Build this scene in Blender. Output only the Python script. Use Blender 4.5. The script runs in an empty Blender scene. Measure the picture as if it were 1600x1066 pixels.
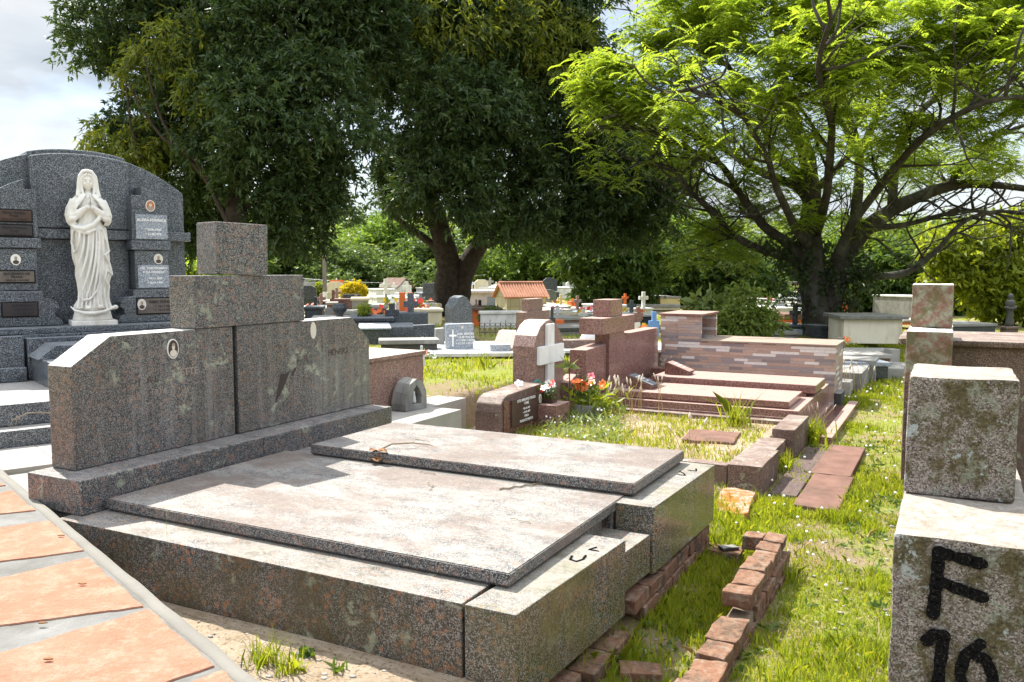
import bpy, bmesh, math, random
import numpy as np
from mathutils import Vector, Matrix, noise as mnoise
R = math.radians
random.seed(11); rng = np.random.default_rng(11)
S = bpy.context.scene
COL = S.collection

# ------------------------------------------------------------ camera
F_PX, PITCH, EYE = 1320.0, R(4.75), 1.40
cam_d = bpy.data.cameras.new('camera'); cam = bpy.data.objects.new('camera', cam_d); COL.objects.link(cam)
cam.location = (0, 0, EYE); cam.rotation_euler = (R(90) - PITCH, 0, 0)
cam_d.sensor_width = 36.0; cam_d.lens = 36.0 * F_PX / 1600.0
cam_d.clip_start = 0.05; cam_d.clip_end = 2000
S.camera = cam
# ------------------------------------------------------------ sky and sun
TO_SUN = Vector((-.461, .544, 1.0)).normalized()
world = bpy.data.worlds.new('World'); S.world = world; world.use_nodes = True
nt = world.node_tree; nt.nodes.clear()
def wn(t, **k):
    n = nt.nodes.new(t)
    for a, b in k.items(): setattr(n, a, b)
    return n
sky = wn('ShaderNodeTexSky', sky_type='NISHITA', sun_disc=False, sun_elevation=math.asin(TO_SUN.z), sun_rotation=math.atan2(TO_SUN.x, TO_SUN.y))
sky.air_density = 1.0; sky.dust_density = 1.5
bg = wn('ShaderNodeBackground'); bg.inputs[1].default_value = 0.108
tc = wn('ShaderNodeTexCoord'); mp = wn('ShaderNodeMapping'); mp.inputs['Scale'].default_value = (1, 1, 2.6); mp.inputs['Location'].default_value = (.35, .2, .1)
n1 = wn('ShaderNodeTexNoise'); n1.inputs['Scale'].default_value = 2.2; n1.inputs['Detail'].default_value = 9; n1.inputs['Roughness'].default_value = .55
r1 = wn('ShaderNodeValToRGB'); r1.color_ramp.elements[0].position = .34; r1.color_ramp.elements[1].position = .52
n2 = wn('ShaderNodeTexNoise'); n2.inputs['Scale'].default_value = 3.4; n2.inputs['Detail'].default_value = 7
r2 = wn('ShaderNodeValToRGB'); r2.color_ramp.elements[0].position = .36; r2.color_ramp.elements[1].position = .62
r2.color_ramp.elements[0].color = (2.3, 2.75, 3.3, 1); r2.color_ramp.elements[1].color = (4.3, 4.4, 4.5, 1)
mx = wn('ShaderNodeMix', data_type='RGBA')
nt.links.new(tc.outputs['Generated'], mp.inputs[0])
for n in (n1, n2): nt.links.new(mp.outputs[0], n.inputs['Vector'])
nt.links.new(n1.outputs[0], r1.inputs[0]); nt.links.new(n2.outputs[0], r2.inputs[0])
sz = wn('ShaderNodeSeparateXYZ'); nt.links.new(tc.outputs['Generated'], sz.inputs[0])
rz_ = wn('ShaderNodeValToRGB'); rz_.color_ramp.elements[0].position = .30; rz_.color_ramp.elements[0].color = (1, 1, 1, 1); rz_.color_ramp.elements[1].position = .62; rz_.color_ramp.elements[1].color = (2.9, 2.85, 2.8, 1)
nt.links.new(sz.outputs[2], rz_.inputs[0]); mz = wn('ShaderNodeMix', data_type='RGBA', blend_type='MULTIPLY'); mz.inputs['Factor'].default_value = 1
nt.links.new(r1.outputs[0], mx.inputs['Factor']); nt.links.new(sky.outputs[0], mx.inputs['A']); nt.links.new(r2.outputs[0], mz.inputs['A']); nt.links.new(rz_.outputs[0], mz.inputs['B']); nt.links.new(mz.outputs['Result'], mx.inputs['B'])
nt.links.new(mx.outputs['Result'], bg.inputs[0]); out = wn('ShaderNodeOutputWorld'); nt.links.new(bg.outputs[0], out.inputs[0])
sun_d = bpy.data.lights.new('sun', 'SUN'); sun_d.energy = 5.0; sun_d.angle = R(.5); sun_d.color = (1, .955, .87)
sun = bpy.data.objects.new('sun', sun_d); COL.objects.link(sun); sun.location = (-8, 10, 20)
sun.rotation_euler = (-TO_SUN).to_track_quat('-Z', 'Y').to_euler()
S.view_settings.view_transform = 'Standard'; S.view_settings.look = 'None'; S.view_settings.exposure = 1.07; S.view_settings.gamma = 1
S.cycles.max_bounces = 7; S.cycles.diffuse_bounces = 4; S.cycles.transmission_bounces = 4; S.cycles.glossy_bounces = 3
S.cycles.sample_clamp_indirect = 6

# ------------------------------------------------------------ survey: a pixel of the picture onto a real plane
cp, sp = math.cos(PITCH), math.sin(PITCH)
def _ray(px, py):
    u = (px - 800) / F_PX; v = (533 - py) / F_PX
    return Vector((u, cp + v * sp, -sp + v * cp))
def at(px, py, z=0.0):
    d = _ray(px, py); t = (z - EYE) / d.z; return Vector((t * d.x, t * d.y, z))
def atY(px, py, Y):
    d = _ray(px, py); t = Y / d.y; return Vector((t * d.x, Y, EYE + t * d.z))
# grave-row frame: a runs along the row of headstones, b from head to foot
TH = R(27.5)
dA = Vector((math.sin(TH), math.cos(TH), 0)); dB = Vector((math.cos(TH), -math.sin(TH), 0))
NC = Vector((0.0127, 2.6252, 0))
YAW = -TH                                   # local x = b, local y = a
def W(a, b, z=0.0): return NC + dA * a + dB * b + Vector((0, 0, z))
def ab(P): d = P - NC; return d.dot(dA), d.dot(dB)
def plane_pt(px, py, n, c, o):              # point on the vertical plane (P-o).n = c
    d = _ray(px, py); t = (c + o.dot(n)) / (d.dot(n)); return Vector((t * d.x, t * d.y, EYE + t * d.z))

# ------------------------------------------------------------ materials
MATS = {}
class NT:
    def __init__(s, name):
        s.m = bpy.data.materials.new(name); s.m.use_nodes = True; s.t = s.m.node_tree; s.t.nodes.clear()
        s.o = s.n('ShaderNodeOutputMaterial'); s.b = s.n('ShaderNodeBsdfPrincipled'); s.l(s.b.outputs[0], s.o.inputs[0])
        s.tc = s.n('ShaderNodeTexCoord'); s.v = s.tc.outputs['Object']; MATS[name] = s.m
    def n(s, t, **k):
        x = s.t.nodes.new(t)
        for a, b in k.items(): setattr(x, a, b)
        return x
    def l(s, a, b): s.t.links.new(a, b)
    def inp(s, i, v):
        if hasattr(v, 'is_output') or isinstance(v, bpy.types.NodeSocket): s.l(v, i)
        elif isinstance(v, (tuple, list)) and len(v) == 3 and i.type == 'RGBA': i.default_value = (*v, 1)
        else: i.default_value = v
    def noise(s, sc, det=4, rough=.55, vec=None, out=0, dist=0):
        x = s.n('ShaderNodeTexNoise'); s.l(vec or s.v, x.inputs['Vector']); x.inputs['Scale'].default_value = sc
        x.inputs['Detail'].default_value = det; x.inputs['Roughness'].default_value = rough; x.inputs['Distortion'].default_value = dist
        return x.outputs[out]
    def vor(s, sc, feat='F1', out='Distance', vec=None, rnd=1):
        x = s.n('ShaderNodeTexVoronoi', feature=feat); s.l(vec or s.v, x.inputs['Vector']); x.inputs['Scale'].default_value = sc
        x.inputs['Randomness'].default_value = rnd
        return x.outputs[out]
    def ramp(s, f, *pts, inter='LINEAR'):
        x = s.n('ShaderNodeValToRGB'); x.color_ramp.interpolation = inter; e = x.color_ramp.elements
        while len(e) < len(pts): e.new(.5)
        for k, (p, c) in enumerate(pts):
            e[k].position = p; e[k].color = (*c, 1) if isinstance(c, (tuple, list)) else (c, c, c, 1)
        s.l(f, x.inputs[0]); return x.outputs[0]
    def mix(s, f, a, b, bl='MIX'):
        x = s.n('ShaderNodeMix', data_type='RGBA', blend_type=bl); s.inp(x.inputs['Factor'], f); s.inp(x.inputs['A'], a); s.inp(x.inputs['B'], b)
        return x.outputs['Result']
    def math(s, op, a, b=0.0):
        x = s.n('ShaderNodeMath', operation=op); s.inp(x.inputs[0], a); s.inp(x.inputs[1], b); return x.outputs[0]
    def scale(s, sx, sy, sz, loc=(0, 0, 0), rot=(0, 0, 0)):
        x = s.n('ShaderNodeMapping'); s.l(s.v, x.inputs[0]); x.inputs['Scale'].default_value = (sx, sy, sz); x.inputs['Location'].default_value = loc
        x.inputs['Rotation'].default_value = rot
        return x.outputs[0]
    def up(s, lo=.5, hi=.85):                # 1 on faces that look up: dust, lichen and rain wear lie there
        g = s.n('ShaderNodeNewGeometry'); q = s.n('ShaderNodeSeparateXYZ'); s.l(g.outputs['Normal'], q.inputs[0])
        return s.ramp(q.outputs[2], (lo, 0.), (hi, 1.))
    def sep(s):
        q = s.n('ShaderNodeSeparateXYZ'); s.l(s.v, q.inputs[0]); return q.outputs
    def fin(s, col, rough=.6, bump=None, bs=.3, bd=.01, spec=.5):
        s.inp(s.b.inputs['Base Color'], col); s.inp(s.b.inputs['Roughness'], rough); s.b.inputs['Specular IOR Level'].default_value = spec
        if bump is not None:
            x = s.n('ShaderNodeBump'); x.inputs['Strength'].default_value = bs; x.inputs['Distance'].default_value = bd
            s.l(bump, x.inputs['Height']); s.l(x.outputs[0], s.b.inputs['Normal'])
        return s.m
def granite(name, dark, mid, light, spot, spot_amt=.5, sc=1.0, rough=.35, top=None, dirt_sheen=None, dirt_sheen_amt=.5, lichen=0.0, stain=None, white_amt=.5, top_lo=.45, streak=0.0, lime=False):
    g = NT(name)
    c = g.vor(270 * sc, out='Color'); q = g.n('ShaderNodeSeparateColor'); g.l(c, q.inputs[0])
    col = g.ramp(q.outputs[0], (0, dark), (.36, tuple(x * .8 + y * .2 for x, y in zip(dark, mid))), (.58, mid), (.9, light), inter='LINEAR')
    fine = g.noise(420 * sc, 2); col = g.mix(.35, col, g.ramp(fine, (.3, .25), (.7, .9)), 'OVERLAY')
    wv_ = g.n('ShaderNodeVectorMath', operation='ADD'); wn_ = g.n('ShaderNodeVectorMath', operation='SCALE'); g.l(g.noise(70 * sc, 2, out=1), wn_.inputs[0]); wn_.inputs['Scale'].default_value = .02 / sc; g.l(g.v, wv_.inputs[0]); g.l(wn_.outputs[0], wv_.inputs[1])
    bd_ = g.vor(36 * sc, vec=wv_.outputs[0]); cc = g.vor(36 * sc, out='Color', vec=wv_.outputs[0]); q2 = g.n('ShaderNodeSeparateColor'); g.l(cc, q2.inputs[0]); q3 = g.n('ShaderNodeSeparateColor'); g.l(g.vor(170 * sc, out='Color'), q3.inputs[0])
    m = g.math('MULTIPLY', g.math('MULTIPLY', g.ramp(bd_, (.30, 1.), (.52, 0.)), g.ramp(q2.outputs[1], (.80 - .5 * spot_amt, 0.), (.86 - .5 * spot_amt, 1.))), g.ramp(q3.outputs[2], (.2, .35), (.5, 1.)))
    m = g.math('MULTIPLY', m, g.ramp(g.noise(7, 3), (.35, .25), (.6, 1.)))
    col = g.mix(g.math('MULTIPLY', m, .75), col, spot)
    big = g.noise(3.1, 5, .6); col = g.mix(g.math('MULTIPLY', g.ramp(big, (.4, 0.), (.7, 1.)), .35), col, tuple(x * .6 for x in mid))
    bump = g.noise(150 * sc, 3)
    rg = rough
    if lime:                                 # lime run-off stain on the far panel of the big headboard
        q_ = g.sep(); lm_ = g.math('MULTIPLY', g.ramp(g.math('MULTIPLY', q_[1], .4), (.70, 0.), (.84, 1.)), g.ramp(q_[2], (.80, 1.), (.88, 0.)))
        lm_ = g.math('MULTIPLY', lm_, g.ramp(g.noise(9, 5, .65, vec=g.scale(1, 2.4, .15)), (.35, .1), (.6, 1.)))
        col = g.mix(g.math('MULTIPLY', lm_, .55), col, g.mix(g.ramp(g.noise(300, 2), (.4, 0.), (.6, 1.)), (.12, .12, .115), (.42, .41, .38)))
    if dirt_sheen:
        d = g.noise(2.6, 8, .68, vec=g.scale(1.2, 1.2, .8)); d2 = g.noise(38, 4, .6, vec=g.scale(1.4, 1.4, .55)); dm = g.math('MULTIPLY', g.ramp(d, (.38, 0.), (.62, 1.)), g.ramp(d2, (.25, .25), (.7, 1.)))
        col = g.mix(g.math('MULTIPLY', dm, dirt_sheen_amt), col, g.mix(g.noise(14, 3), dirt_sheen, tuple(x * .45 for x in dirt_sheen)))
    if streak:
        sk = g.noise(7, 4, .6, vec=g.scale(1, 3.2, .12)); col = g.mix(g.math('MULTIPLY', g.ramp(sk, (.5, 0.), (.7, 1.)), streak), col, tuple(x * 1.3 + .05 for x in light))
    if stain:
        st = g.noise(2.6, 7, .62, dist=.4); col = g.mix(g.math('MULTIPLY', g.ramp(st, (.52, 0.), (.66, 1.)), .6), col, stain)
    if top:
        u = g.up(); w = g.noise(9, 9, .78, vec=g.scale(.85, 1.25, 1)); w2 = g.noise(60, 4, .7)
        wm = g.math('MULTIPLY', g.ramp(w, (top_lo - .12, 0.), (top_lo + .12, 1.)), g.ramp(w2, (.2, .35), (.65, 1.)))
        col = g.mix(g.math('MULTIPLY', g.math('MULTIPLY', wm, u), white_amt), col, top)
        if stain:
            s2 = g.noise(1.9, 8, .66, vec=g.scale(.8, 1.3, 1, (3, 1, 0))); sm = g.math('MULTIPLY', g.math('MULTIPLY', g.ramp(s2, (.465, 0.), (.565, 1.)), g.ramp(g.noise(45, 5, .7), (.3, .3), (.6, 1.))), u)
            col = g.mix(g.math('MULTIPLY', sm, .85), col, stain)
        rg = g.math('MAXIMUM', g.math('MULTIPLY', u, .75), rough)
    if lichen:
        v = g.noise(13, 5, .7, dist=.6); v3 = g.noise(4.3, 2); lm = g.math('MULTIPLY', g.ramp(v, (.56, 0.), (.6, 1.)), g.ramp(v3, (.5, 0.), (.6, 1.)))
        col = g.mix(g.math('MULTIPLY', lm, lichen), col, g.ramp(g.noise(90, 3), (.3, (.25, .28, .19)), (.7, (.5, .53, .4))))
    return g.fin(col, rg, bump, .12, .004)

BR = dict(dark=(.020, .021, .025), mid=(.082, .080, .082), light=(.30, .285, .27), spot=(.33, .185, .125), spot_amt=.85)
granite('brown_granite', **BR, rough=.34, top=(.36, .325, .30), white_amt=.6, top_lo=.5, lichen=.5)
granite('brown_granite_slab', **BR, rough=.5, top=(.34, .32, .285), white_amt=.72, top_lo=.46, stain=(.14, .10, .08), lichen=.0)
granite('brown_granite_rim', **{**BR, 'spot': (.42, .17, .075), 'spot_amt': 1.1, 'mid': (.085, .072, .058)}, rough=.45, top=(.34, .315, .29), white_amt=.6, top_lo=.46, dirt_sheen=(.095, .072, .028), dirt_sheen_amt=1.0, lichen=.45)
granite('brown_granite_polished', **{**BR, 'spot': (.36, .19, .09), 'mid': (.085, .078, .062)}, rough=.13, top=(.34, .315, .295), white_amt=.62, top_lo=.45, dirt_sheen=(.17, .15, .055), dirt_sheen_amt=1.0, lichen=.15)  # olive blotches paint the reflection of the grass into the end panels
granite('brown_granite_headboard', **BR, rough=.36, top=(.55, .52, .48), white_amt=1.0, top_lo=.2, dirt_sheen=(.10, .08, .05), dirt_sheen_amt=.35, lichen=.6, streak=.2, lime=True)
granite('blue_granite', (.009, .012, .018), (.052, .062, .075), (.30, .33, .36), (.09, .07, .07), .2, rough=.28, top=(.28, .29, .30), white_amt=.55, top_lo=.45)
granite('blue_granite_step', (.014, .018, .026), (.07, .08, .09), (.30, .32, .33), (.1, .08, .08), .2, rough=.5, top=(.40, .375, .34), white_amt=.9, top_lo=.35)
granite('light_grey_granite', (.09, .11, .15), (.27, .31, .37), (.6, .64, .68), (.2, .22, .26), .2, rough=.3, top=(.6, .6, .6), white_amt=.5)
granite('pink_granite', (.06, .03, .027), (.27, .145, .115), (.52, .36, .30), (.45, .26, .2), .5, rough=.4, top=(.50, .42, .37), white_amt=.85, top_lo=.4, dirt_sheen=(.12, .085, .065), dirt_sheen_amt=.4, lichen=.25)
granite('red_granite', (.07, .03, .027), (.22, .105, .088), (.42, .26, .22), (.36, .2, .17), .4, rough=.2, top=(.40, .27, .225), white_amt=.8, top_lo=.35)
granite('red_granite_polished', (.05, .02, .018), (.14, .062, .05), (.3, .17, .14), (.24, .12, .1), .4, rough=.12)
granite('black_granite', (.008, .01, .014), (.03, .036, .045), (.16, .18, .21), (.03, .03, .035), .2, rough=.2, top=(.35, .36, .38), white_amt=.5)
granite('worn_granite', (.05, .032, .027), (.155, .09, .072), (.34, .25, .21), (.27, .14, .10), .5, rough=.7, top=(.38, .33, .285), white_amt=.8, top_lo=.5, dirt_sheen=(.07, .045, .03), dirt_sheen_amt=.9, lichen=.7, stain=(.13, .075, .055))
def simple(name, c1, c2, sc=6, rough=.8, bump=.25, top=None, stain=None, spec=.3, det=6, bsc=None, bd=.01):
    g = NT(name); col = g.mix(g.ramp(g.noise(sc, det, .6), (.3, 0.), (.7, 1.)), c1, c2)
    if stain:
        col = g.mix(g.math('MULTIPLY', g.ramp(g.noise(2.2, 8, .7, vec=g.scale(1.4, 1.4, .6)), (.48, 0.), (.66, 1.)), .8), col, stain)
    if top: col = g.mix(g.math('MULTIPLY', g.up(), .8), col, top)
    return g.fin(col, rough, g.noise(bsc or sc * 9, 5, .7), bump, bd, spec)
simple('white_marble', (.78, .765, .72), (.66, .64, .6), 9, .45, .15, stain=(.52, .475, .40), bd=.004)
simple('white_paint', (.78, .77, .74), (.62, .61, .58), 3, .7, .2, stain=(.34, .31, .28))
simple('aged_white_stone', (.70, .70, .68), (.52, .53, .53), 12, .7, .2, stain=(.36, .36, .36))
simple('cream_paint', (.70, .62, .46), (.63, .55, .40), 2, .75, .15, stain=(.45, .38, .27))
simple('pale_pink_paint', (.70, .60, .62), (.60, .50, .53), 3, .8, .2, stain=(.35, .31, .31))
simple('pale_blue_paint', (.42, .55, .68), (.32, .45, .6), 3, .8, .2)
simple('blue_paint', (.16, .30, .58), (.12, .24, .5), 3, .7, .2)
simple('yellow_paint', (.74, .60, .28), (.66, .52, .22), 3, .8, .2)
simple('orange_paint', (.70, .17, .045), (.58, .13, .035), 4, .7, .2)
simple('grey_concrete', (.28, .27, .25), (.19, .185, .175), 8, .9, .4, stain=(.11, .105, .095), top=(.31, .295, .27))
simple('pale_concrete', (.38, .36, .325), (.28, .27, .25), 7, .9, .4, stain=(.28, .265, .24))
simple('dark_concrete', (.10, .098, .09), (.06, .058, .052), 7, .9, .5, stain=(.03, .03, .025), top=(.24, .23, .21))
simple('paving', (.38, .355, .32), (.28, .265, .24), 5, .9, .3, stain=(.30, .27, .235))
granite('worn_granite_dark', (.03, .02, .018), (.09, .055, .045), (.2, .14, .12), (.14, .08, .06), .4, rough=.8)
simple('cross_marble', (.86, .86, .85), (.78, .78, .78), 7, .45, .1, stain=(.62, .61, .6))
simple('beige_tile', (.33, .25, .20), (.27, .205, .165), 5, .6, .1)
simple('cream_bright', (.86, .79, .66), (.78, .70, .57), 3, .8, .2, stain=(.55, .47, .36))
simple('red_stone', (.21, .115, .085), (.13, .068, .052), 7, .85, .5, stain=(.10, .062, .045), top=None)
simple('kerb_mortar', (.205, .195, .17), (.165, .155, .135), 4, .9, .3, bsc=40)
simple('path_mortar', (.22, .217, .205), (.145, .142, .132), 8, .9, .8, bsc=50, stain=(.11, .105, .09))
simple('bark', (.10, .075, .055), (.035, .026, .02), 9, .95, .9, bd=.04)
simple('pale_bark', (.085, .072, .058), (.03, .026, .021), 7, .95, .9, stain=(.15, .15, .125), bd=.04)
simple('dead_wood', (.36, .29, .21), (.2, .15, .1), 30, .9, .5)
simple('dry_leaf', (.30, .15, .06), (.16, .075, .03), 20, .8, .5)
simple('brown_roof', (.20, .13, .10), (.12, .08, .065), 5, .9, .4)
simple('iron', (.03, .03, .032), (.05, .035, .025), 20, .6, .2)
simple('brass', (.17, .14, .115), (.10, .085, .075), 12, .5, .2)
simple('bronze_plaque', (.085, .05, .04), (.055, .033, .027), 8, .35, .1)
simple('dark_plaque', (.035, .03, .033), (.055, .045, .045), 8, .3, .1)
g = NT('black_paint'); col = g.mix(g.math('MULTIPLY', g.ramp(g.noise(150, 5, .8), (.56, 0.), (.64, 1.)), .75), (.006, .006, .007), (.15, .125, .11)); g.fin(col, .9, g.noise(90, 6, .75), 1.0, .012, .1)
simple('asphalt', (.05, .05, .05), (.07, .07, .07), 9, .9, .4)
simple('soil', (.27, .2, .14), (.15, .11, .075), 7, .95, .8)
simple('utility_pole_wood', (.23, .2, .18), (.14, .12, .105), 5, .9, .4)
def flat(name, c, rough=.5):
    g = NT(name); g.fin(c, rough); return g.m
flat('white_letter', (.82, .82, .80)); flat('dark_letter', (.012, .012, .014)); flat('porcelain', (.80, .78, .72), .25); flat('gold_letter', (.5, .36, .16), .4)
flat('photo_dark', (.06, .04, .035), .3); flat('photo_mid', (.34, .27, .22), .3); flat('photo_pale', (.66, .60, .52), .3); flat('photo_orange', (.45, .17, .07), .3)
flat('petal_white', (.80, .80, .76)); flat('petal_red', (.70, .05, .03)); flat('petal_orange', (.78, .16, .035)); flat('petal_pink', (.72, .2, .25)); flat('petal_blue', (.10, .42, .45)); flat('petal_yellow', (.75, .5, .03))
flat('seed_fluff', (.62, .54, .42), .9); flat('dark_hollow', (.012, .012, .012), .9)
# path slabs
g = NT('terracotta'); oi = g.n('ShaderNodeObjectInfo'); col = g.mix(g.ramp(g.noise(3.2, 8, .68), (.32, 0.), (.68, 1.)), (.40, .182, .110), (.465, .265, .18))
col = g.mix(g.math('MULTIPLY', oi.outputs['Random'], .4), col, (.41, .165, .11))
col = g.mix(g.math('MULTIPLY', g.ramp(g.noise(14, 8, .8), (.48, 0.), (.62, 1.)), .55), col, (.50, .35, .26))
col = g.mix(g.math('MULTIPLY', g.ramp(g.noise(7, 8, .75, vec=g.scale(1, 1, 1, (4, 2, 0))), (.55, 0.), (.66, 1.)), .4), col, (.32, .14, .08))
col = g.mix(g.math('MULTIPLY', g.ramp(g.noise(75, 4, .7), (.62, 0.), (.68, 1.)), .35), col, (.16, .085, .06))
g.fin(col, .9, g.math('ADD', g.noise(13, 9, .78), g.math('MULTIPLY', g.noise(90, 5, .7), .5)), .75, .03, .2)
# soft red roof tile
g = NT('roof_tile'); col = g.mix(g.ramp(g.noise(4, 5), (.3, 0.), (.7, 1.)), (.60, .29, .18), (.42, .185, .11)); g.fin(col, .8, g.noise(40, 3), .2)
# brick
g = NT('old_brick'); col = g.mix(g.ramp(g.noise(5, 6, .6), (.3, 0.), (.7, 1.)), (.22, .108, .066), (.12, .065, .042))
col = g.mix(g.math('MULTIPLY', g.ramp(g.noise(17, 6, .7), (.5, 0.), (.62, 1.)), .75), col, (.26, .21, .16))
col = g.mix(g.math('MULTIPLY', g.ramp(g.noise(6.5, 6, .7, vec=g.scale(1, 1, 1, (5, 0, 0))), (.5, 0.), (.62, 1.)), .8), col, (.055, .045, .032))
col = g.mix(g.math('MULTIPLY', g.math('MULTIPLY', g.up(), g.ramp(g.noise(30, 5, .7), (.4, 0.), (.6, 1.))), .5), col, (.31, .19, .125))
g.fin(col, .95, g.noise(60, 6, .7), .9, .01, .2)
g = NT('mossy_stone'); col = g.mix(g.ramp(g.noise(9, 5, .6), (.42, 0.), (.55, 1.)), (.36, .22, .16), (.30, .105, .012))
col = g.mix(g.ramp(g.noise(22, 4, .6, vec=g.scale(1, 1, 1, (2, 0, 0))), (.6, 0.), (.68, 1.)), col, (.55, .5, .43)); g.fin(col, .95, g.noise(60, 5), .7)
# lichen stone of the painted cross
g = NT('lichen_stone'); c = g.vor(330, out='Color'); q = g.n('ShaderNodeSeparateColor'); g.l(c, q.inputs[0])
col = g.ramp(q.outputs[0], (0, (.06, .05, .046)), (.35, (.18, .15, .135)), (.7, (.32, .275, .25)), (1., (.48, .435, .40)))
col = g.mix(g.math('MULTIPLY', g.ramp(g.noise(11, 9, .78), (.47, 0.), (.55, 1.)), .9), col, g.ramp(g.noise(120, 3), (.3, (.035, .032, .014)), (.7, (.15, .12, .05))))
col = g.mix(g.math('MULTIPLY', g.ramp(g.noise(17, 9, .78, vec=g.scale(1, 1, 1, (7, 3, 1))), (.54, 0.), (.59, 1.)), .55), col, g.ramp(g.noise(150, 3), (.3, (.20, .23, .17)), (.7, (.40, .44, .35))))
col = g.mix(g.math('MULTIPLY', g.ramp(g.noise(12, 9, .72, vec=g.scale(1, 1, 1, (1, 9, 4))), (.585, 0.), (.61, 1.)), .9), col, g.ramp(g.noise(110, 3), (.3, (.32, .37, .38)), (.7, (.52, .57, .57))))
up = g.up(.4, .8); col = g.mix(g.math('MULTIPLY', up, g.ramp(g.noise(55, 6, .7), (.25, .5), (.6, 1.))), col, g.ramp(g.noise(26, 7, .75), (.3, (.30, .24, .19)), (.65, (.55, .50, .44))))
g.fin(col, .95, g.math('ADD', g.noise(90, 6, .75), g.math('MULTIPLY', g.noise(22, 5), .6)), .9, .012, .2)
g = NT('lichen_stone_pale'); g.l(g.n('ShaderNodeValue').outputs[0], g.b.inputs['Metallic']); g.b.inputs['Metallic'].default_value = 0
col = g.mix(g.ramp(g.noise(14, 7, .7), (.42, 0.), (.6, 1.)), (.20, .10, .075), (.27, .28, .215)); col = g.mix(g.math('MULTIPLY', g.ramp(g.noise(11, 6, .7, vec=g.scale(1, 1, 1, (3, 3, 3))), (.5, 0.), (.58, 1.)), .8), col, (.11, .095, .04))
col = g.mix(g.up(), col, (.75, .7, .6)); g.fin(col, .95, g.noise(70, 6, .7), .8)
# stone strip cladding
g = NT('strip_cladding')
s3 = g.sep(); cx = g.n('ShaderNodeCombineXYZ'); g.l(g.math('ADD', s3[0], s3[1]), cx.inputs[0]); g.l(s3[2], cx.inputs[1])
bk = g.n('ShaderNodeTexBrick'); g.l(cx.outputs[0], bk.inputs['Vector']); bk.inputs['Scale'].default_value = 1
bk.inputs['Brick Width'].default_value = .27; bk.inputs['Row Height'].default_value = .035; bk.inputs['Mortar Size'].default_value = .0012; bk.inputs['Bias'].default_value = 0
bk.offset = .37; bk.inputs['Color1'].default_value = (0, 0, 0, 1); bk.inputs['Color2'].default_value = (1, 1, 1, 1); bk.inputs['Mortar'].default_value = (.3, .3, .3, 1); bk.squash = .6; bk.squash_frequency = 3
col = g.ramp(bk.outputs[0], (0, (.37, .25, .20)), (.2, (.36, .285, .255)), (.32, (.22, .18, .18)), (.45, (.44, .30, .24)), (.6, (.27, .225, .22)), (.72, (.40, .28, .22)), (.82, (.62, .57, .54)), inter='CONSTANT')
col = g.mix(.55, col, g.ramp(g.noise(55, 5, .7, vec=g.scale(.4, .4, 2.2)), (.3, .3), (.7, .75)), 'OVERLAY'); g.fin(col, .7, g.math('SUBTRACT', g.math('MULTIPLY', g.noise(60, 5, .7, vec=g.scale(.4, .4, 2.)), .6), bk.outputs[1]), .8, .006)
g = NT('cream_tiles'); s3 = g.sep(); cx = g.n('ShaderNodeCombineXYZ'); g.l(g.math('ADD', s3[0], s3[1]), cx.inputs[0]); g.l(s3[2], cx.inputs[1])
bk = g.n('ShaderNodeTexBrick'); g.l(cx.outputs[0], bk.inputs['Vector']); bk.inputs['Scale'].default_value = 1; bk.offset = 0
bk.inputs['Brick Width'].default_value = .3; bk.inputs['Row Height'].default_value = .3; bk.inputs['Mortar Size'].default_value = .008
bk.inputs['Color1'].default_value = (.60, .53, .37, 1); bk.inputs['Color2'].default_value = (.52, .46, .32, 1); bk.inputs['Mortar'].default_value = (.36, .31, .22, 1); g.fin(bk.outputs[0], .5)
# ground
g = NT('ground_cover')
n1_ = g.noise(1.1, 8, .65); n2_ = g.noise(9, 7, .7)
soil = g.mix(g.ramp(n2_, (.3, 0.), (.7, 1.)), (.30, .225, .15), (.20, .145, .09))
moss = g.mix(g.ramp(g.noise(23, 5, .7), (.35, 0.), (.65, 1.)), (.16, .20, .035), (.28, .29, .07))
col = g.mix(g.ramp(g.math('ADD', g.math('MULTIPLY', n1_, .6), g.math('MULTIPLY', n2_, .4)), (.44, 0.), (.54, 1.)), soil, moss)
g.fin(col, .95, g.noise(45, 8, .75), .8, .03, .1)
g = NT('sandy_soil'); col = g.mix(g.ramp(g.noise(11, 8, .7), (.35, 0.), (.62, 1.)), (.40, .30, .20), (.54, .44, .33)); col = g.mix(g.ramp(g.noise(70, 4, .7), (.55, 0.), (.65, 1.)), col, (.2, .14, .09)); g.fin(col, .95, g.noise(60, 8, .75), .9, .03, .1)
def leafmat(name, cols, trans=.45, tcol=None, rough=.45, spec=.35, dark=None, vsc=2.0):
    g = NT(name); g.t.nodes.remove(g.b)
    geo = g.n('ShaderNodeNewGeometry'); r = geo.outputs['Random Per Island']
    col = g.ramp(r, *[(i / max(1, len(cols) - 1), c) for i, c in enumerate(cols)])
    big = g.noise(vsc, 3); col = g.mix(g.math('MULTIPLY', g.ramp(big, (.35, 0.), (.65, 1.)), .45), col, cols[0])
    d = g.n('ShaderNodeBsdfPrincipled'); g.l(col, d.inputs['Base Color']); d.inputs['Roughness'].default_value = rough; d.inputs['Specular IOR Level'].default_value = spec
    t = g.n('ShaderNodeBsdfTranslucent'); tm = g.mix(1.0, col, tcol or (1.5, 1.35, .55), 'MULTIPLY'); g.l(tm, t.inputs['Color'])
    m = g.n('ShaderNodeMixShader'); m.inputs[0].default_value = trans; g.l(d.outputs[0], m.inputs[1]); g.l(t.outputs[0], m.inputs[2]); g.l(m.outputs[0], g.o.inputs[0])
    return g.m
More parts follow.
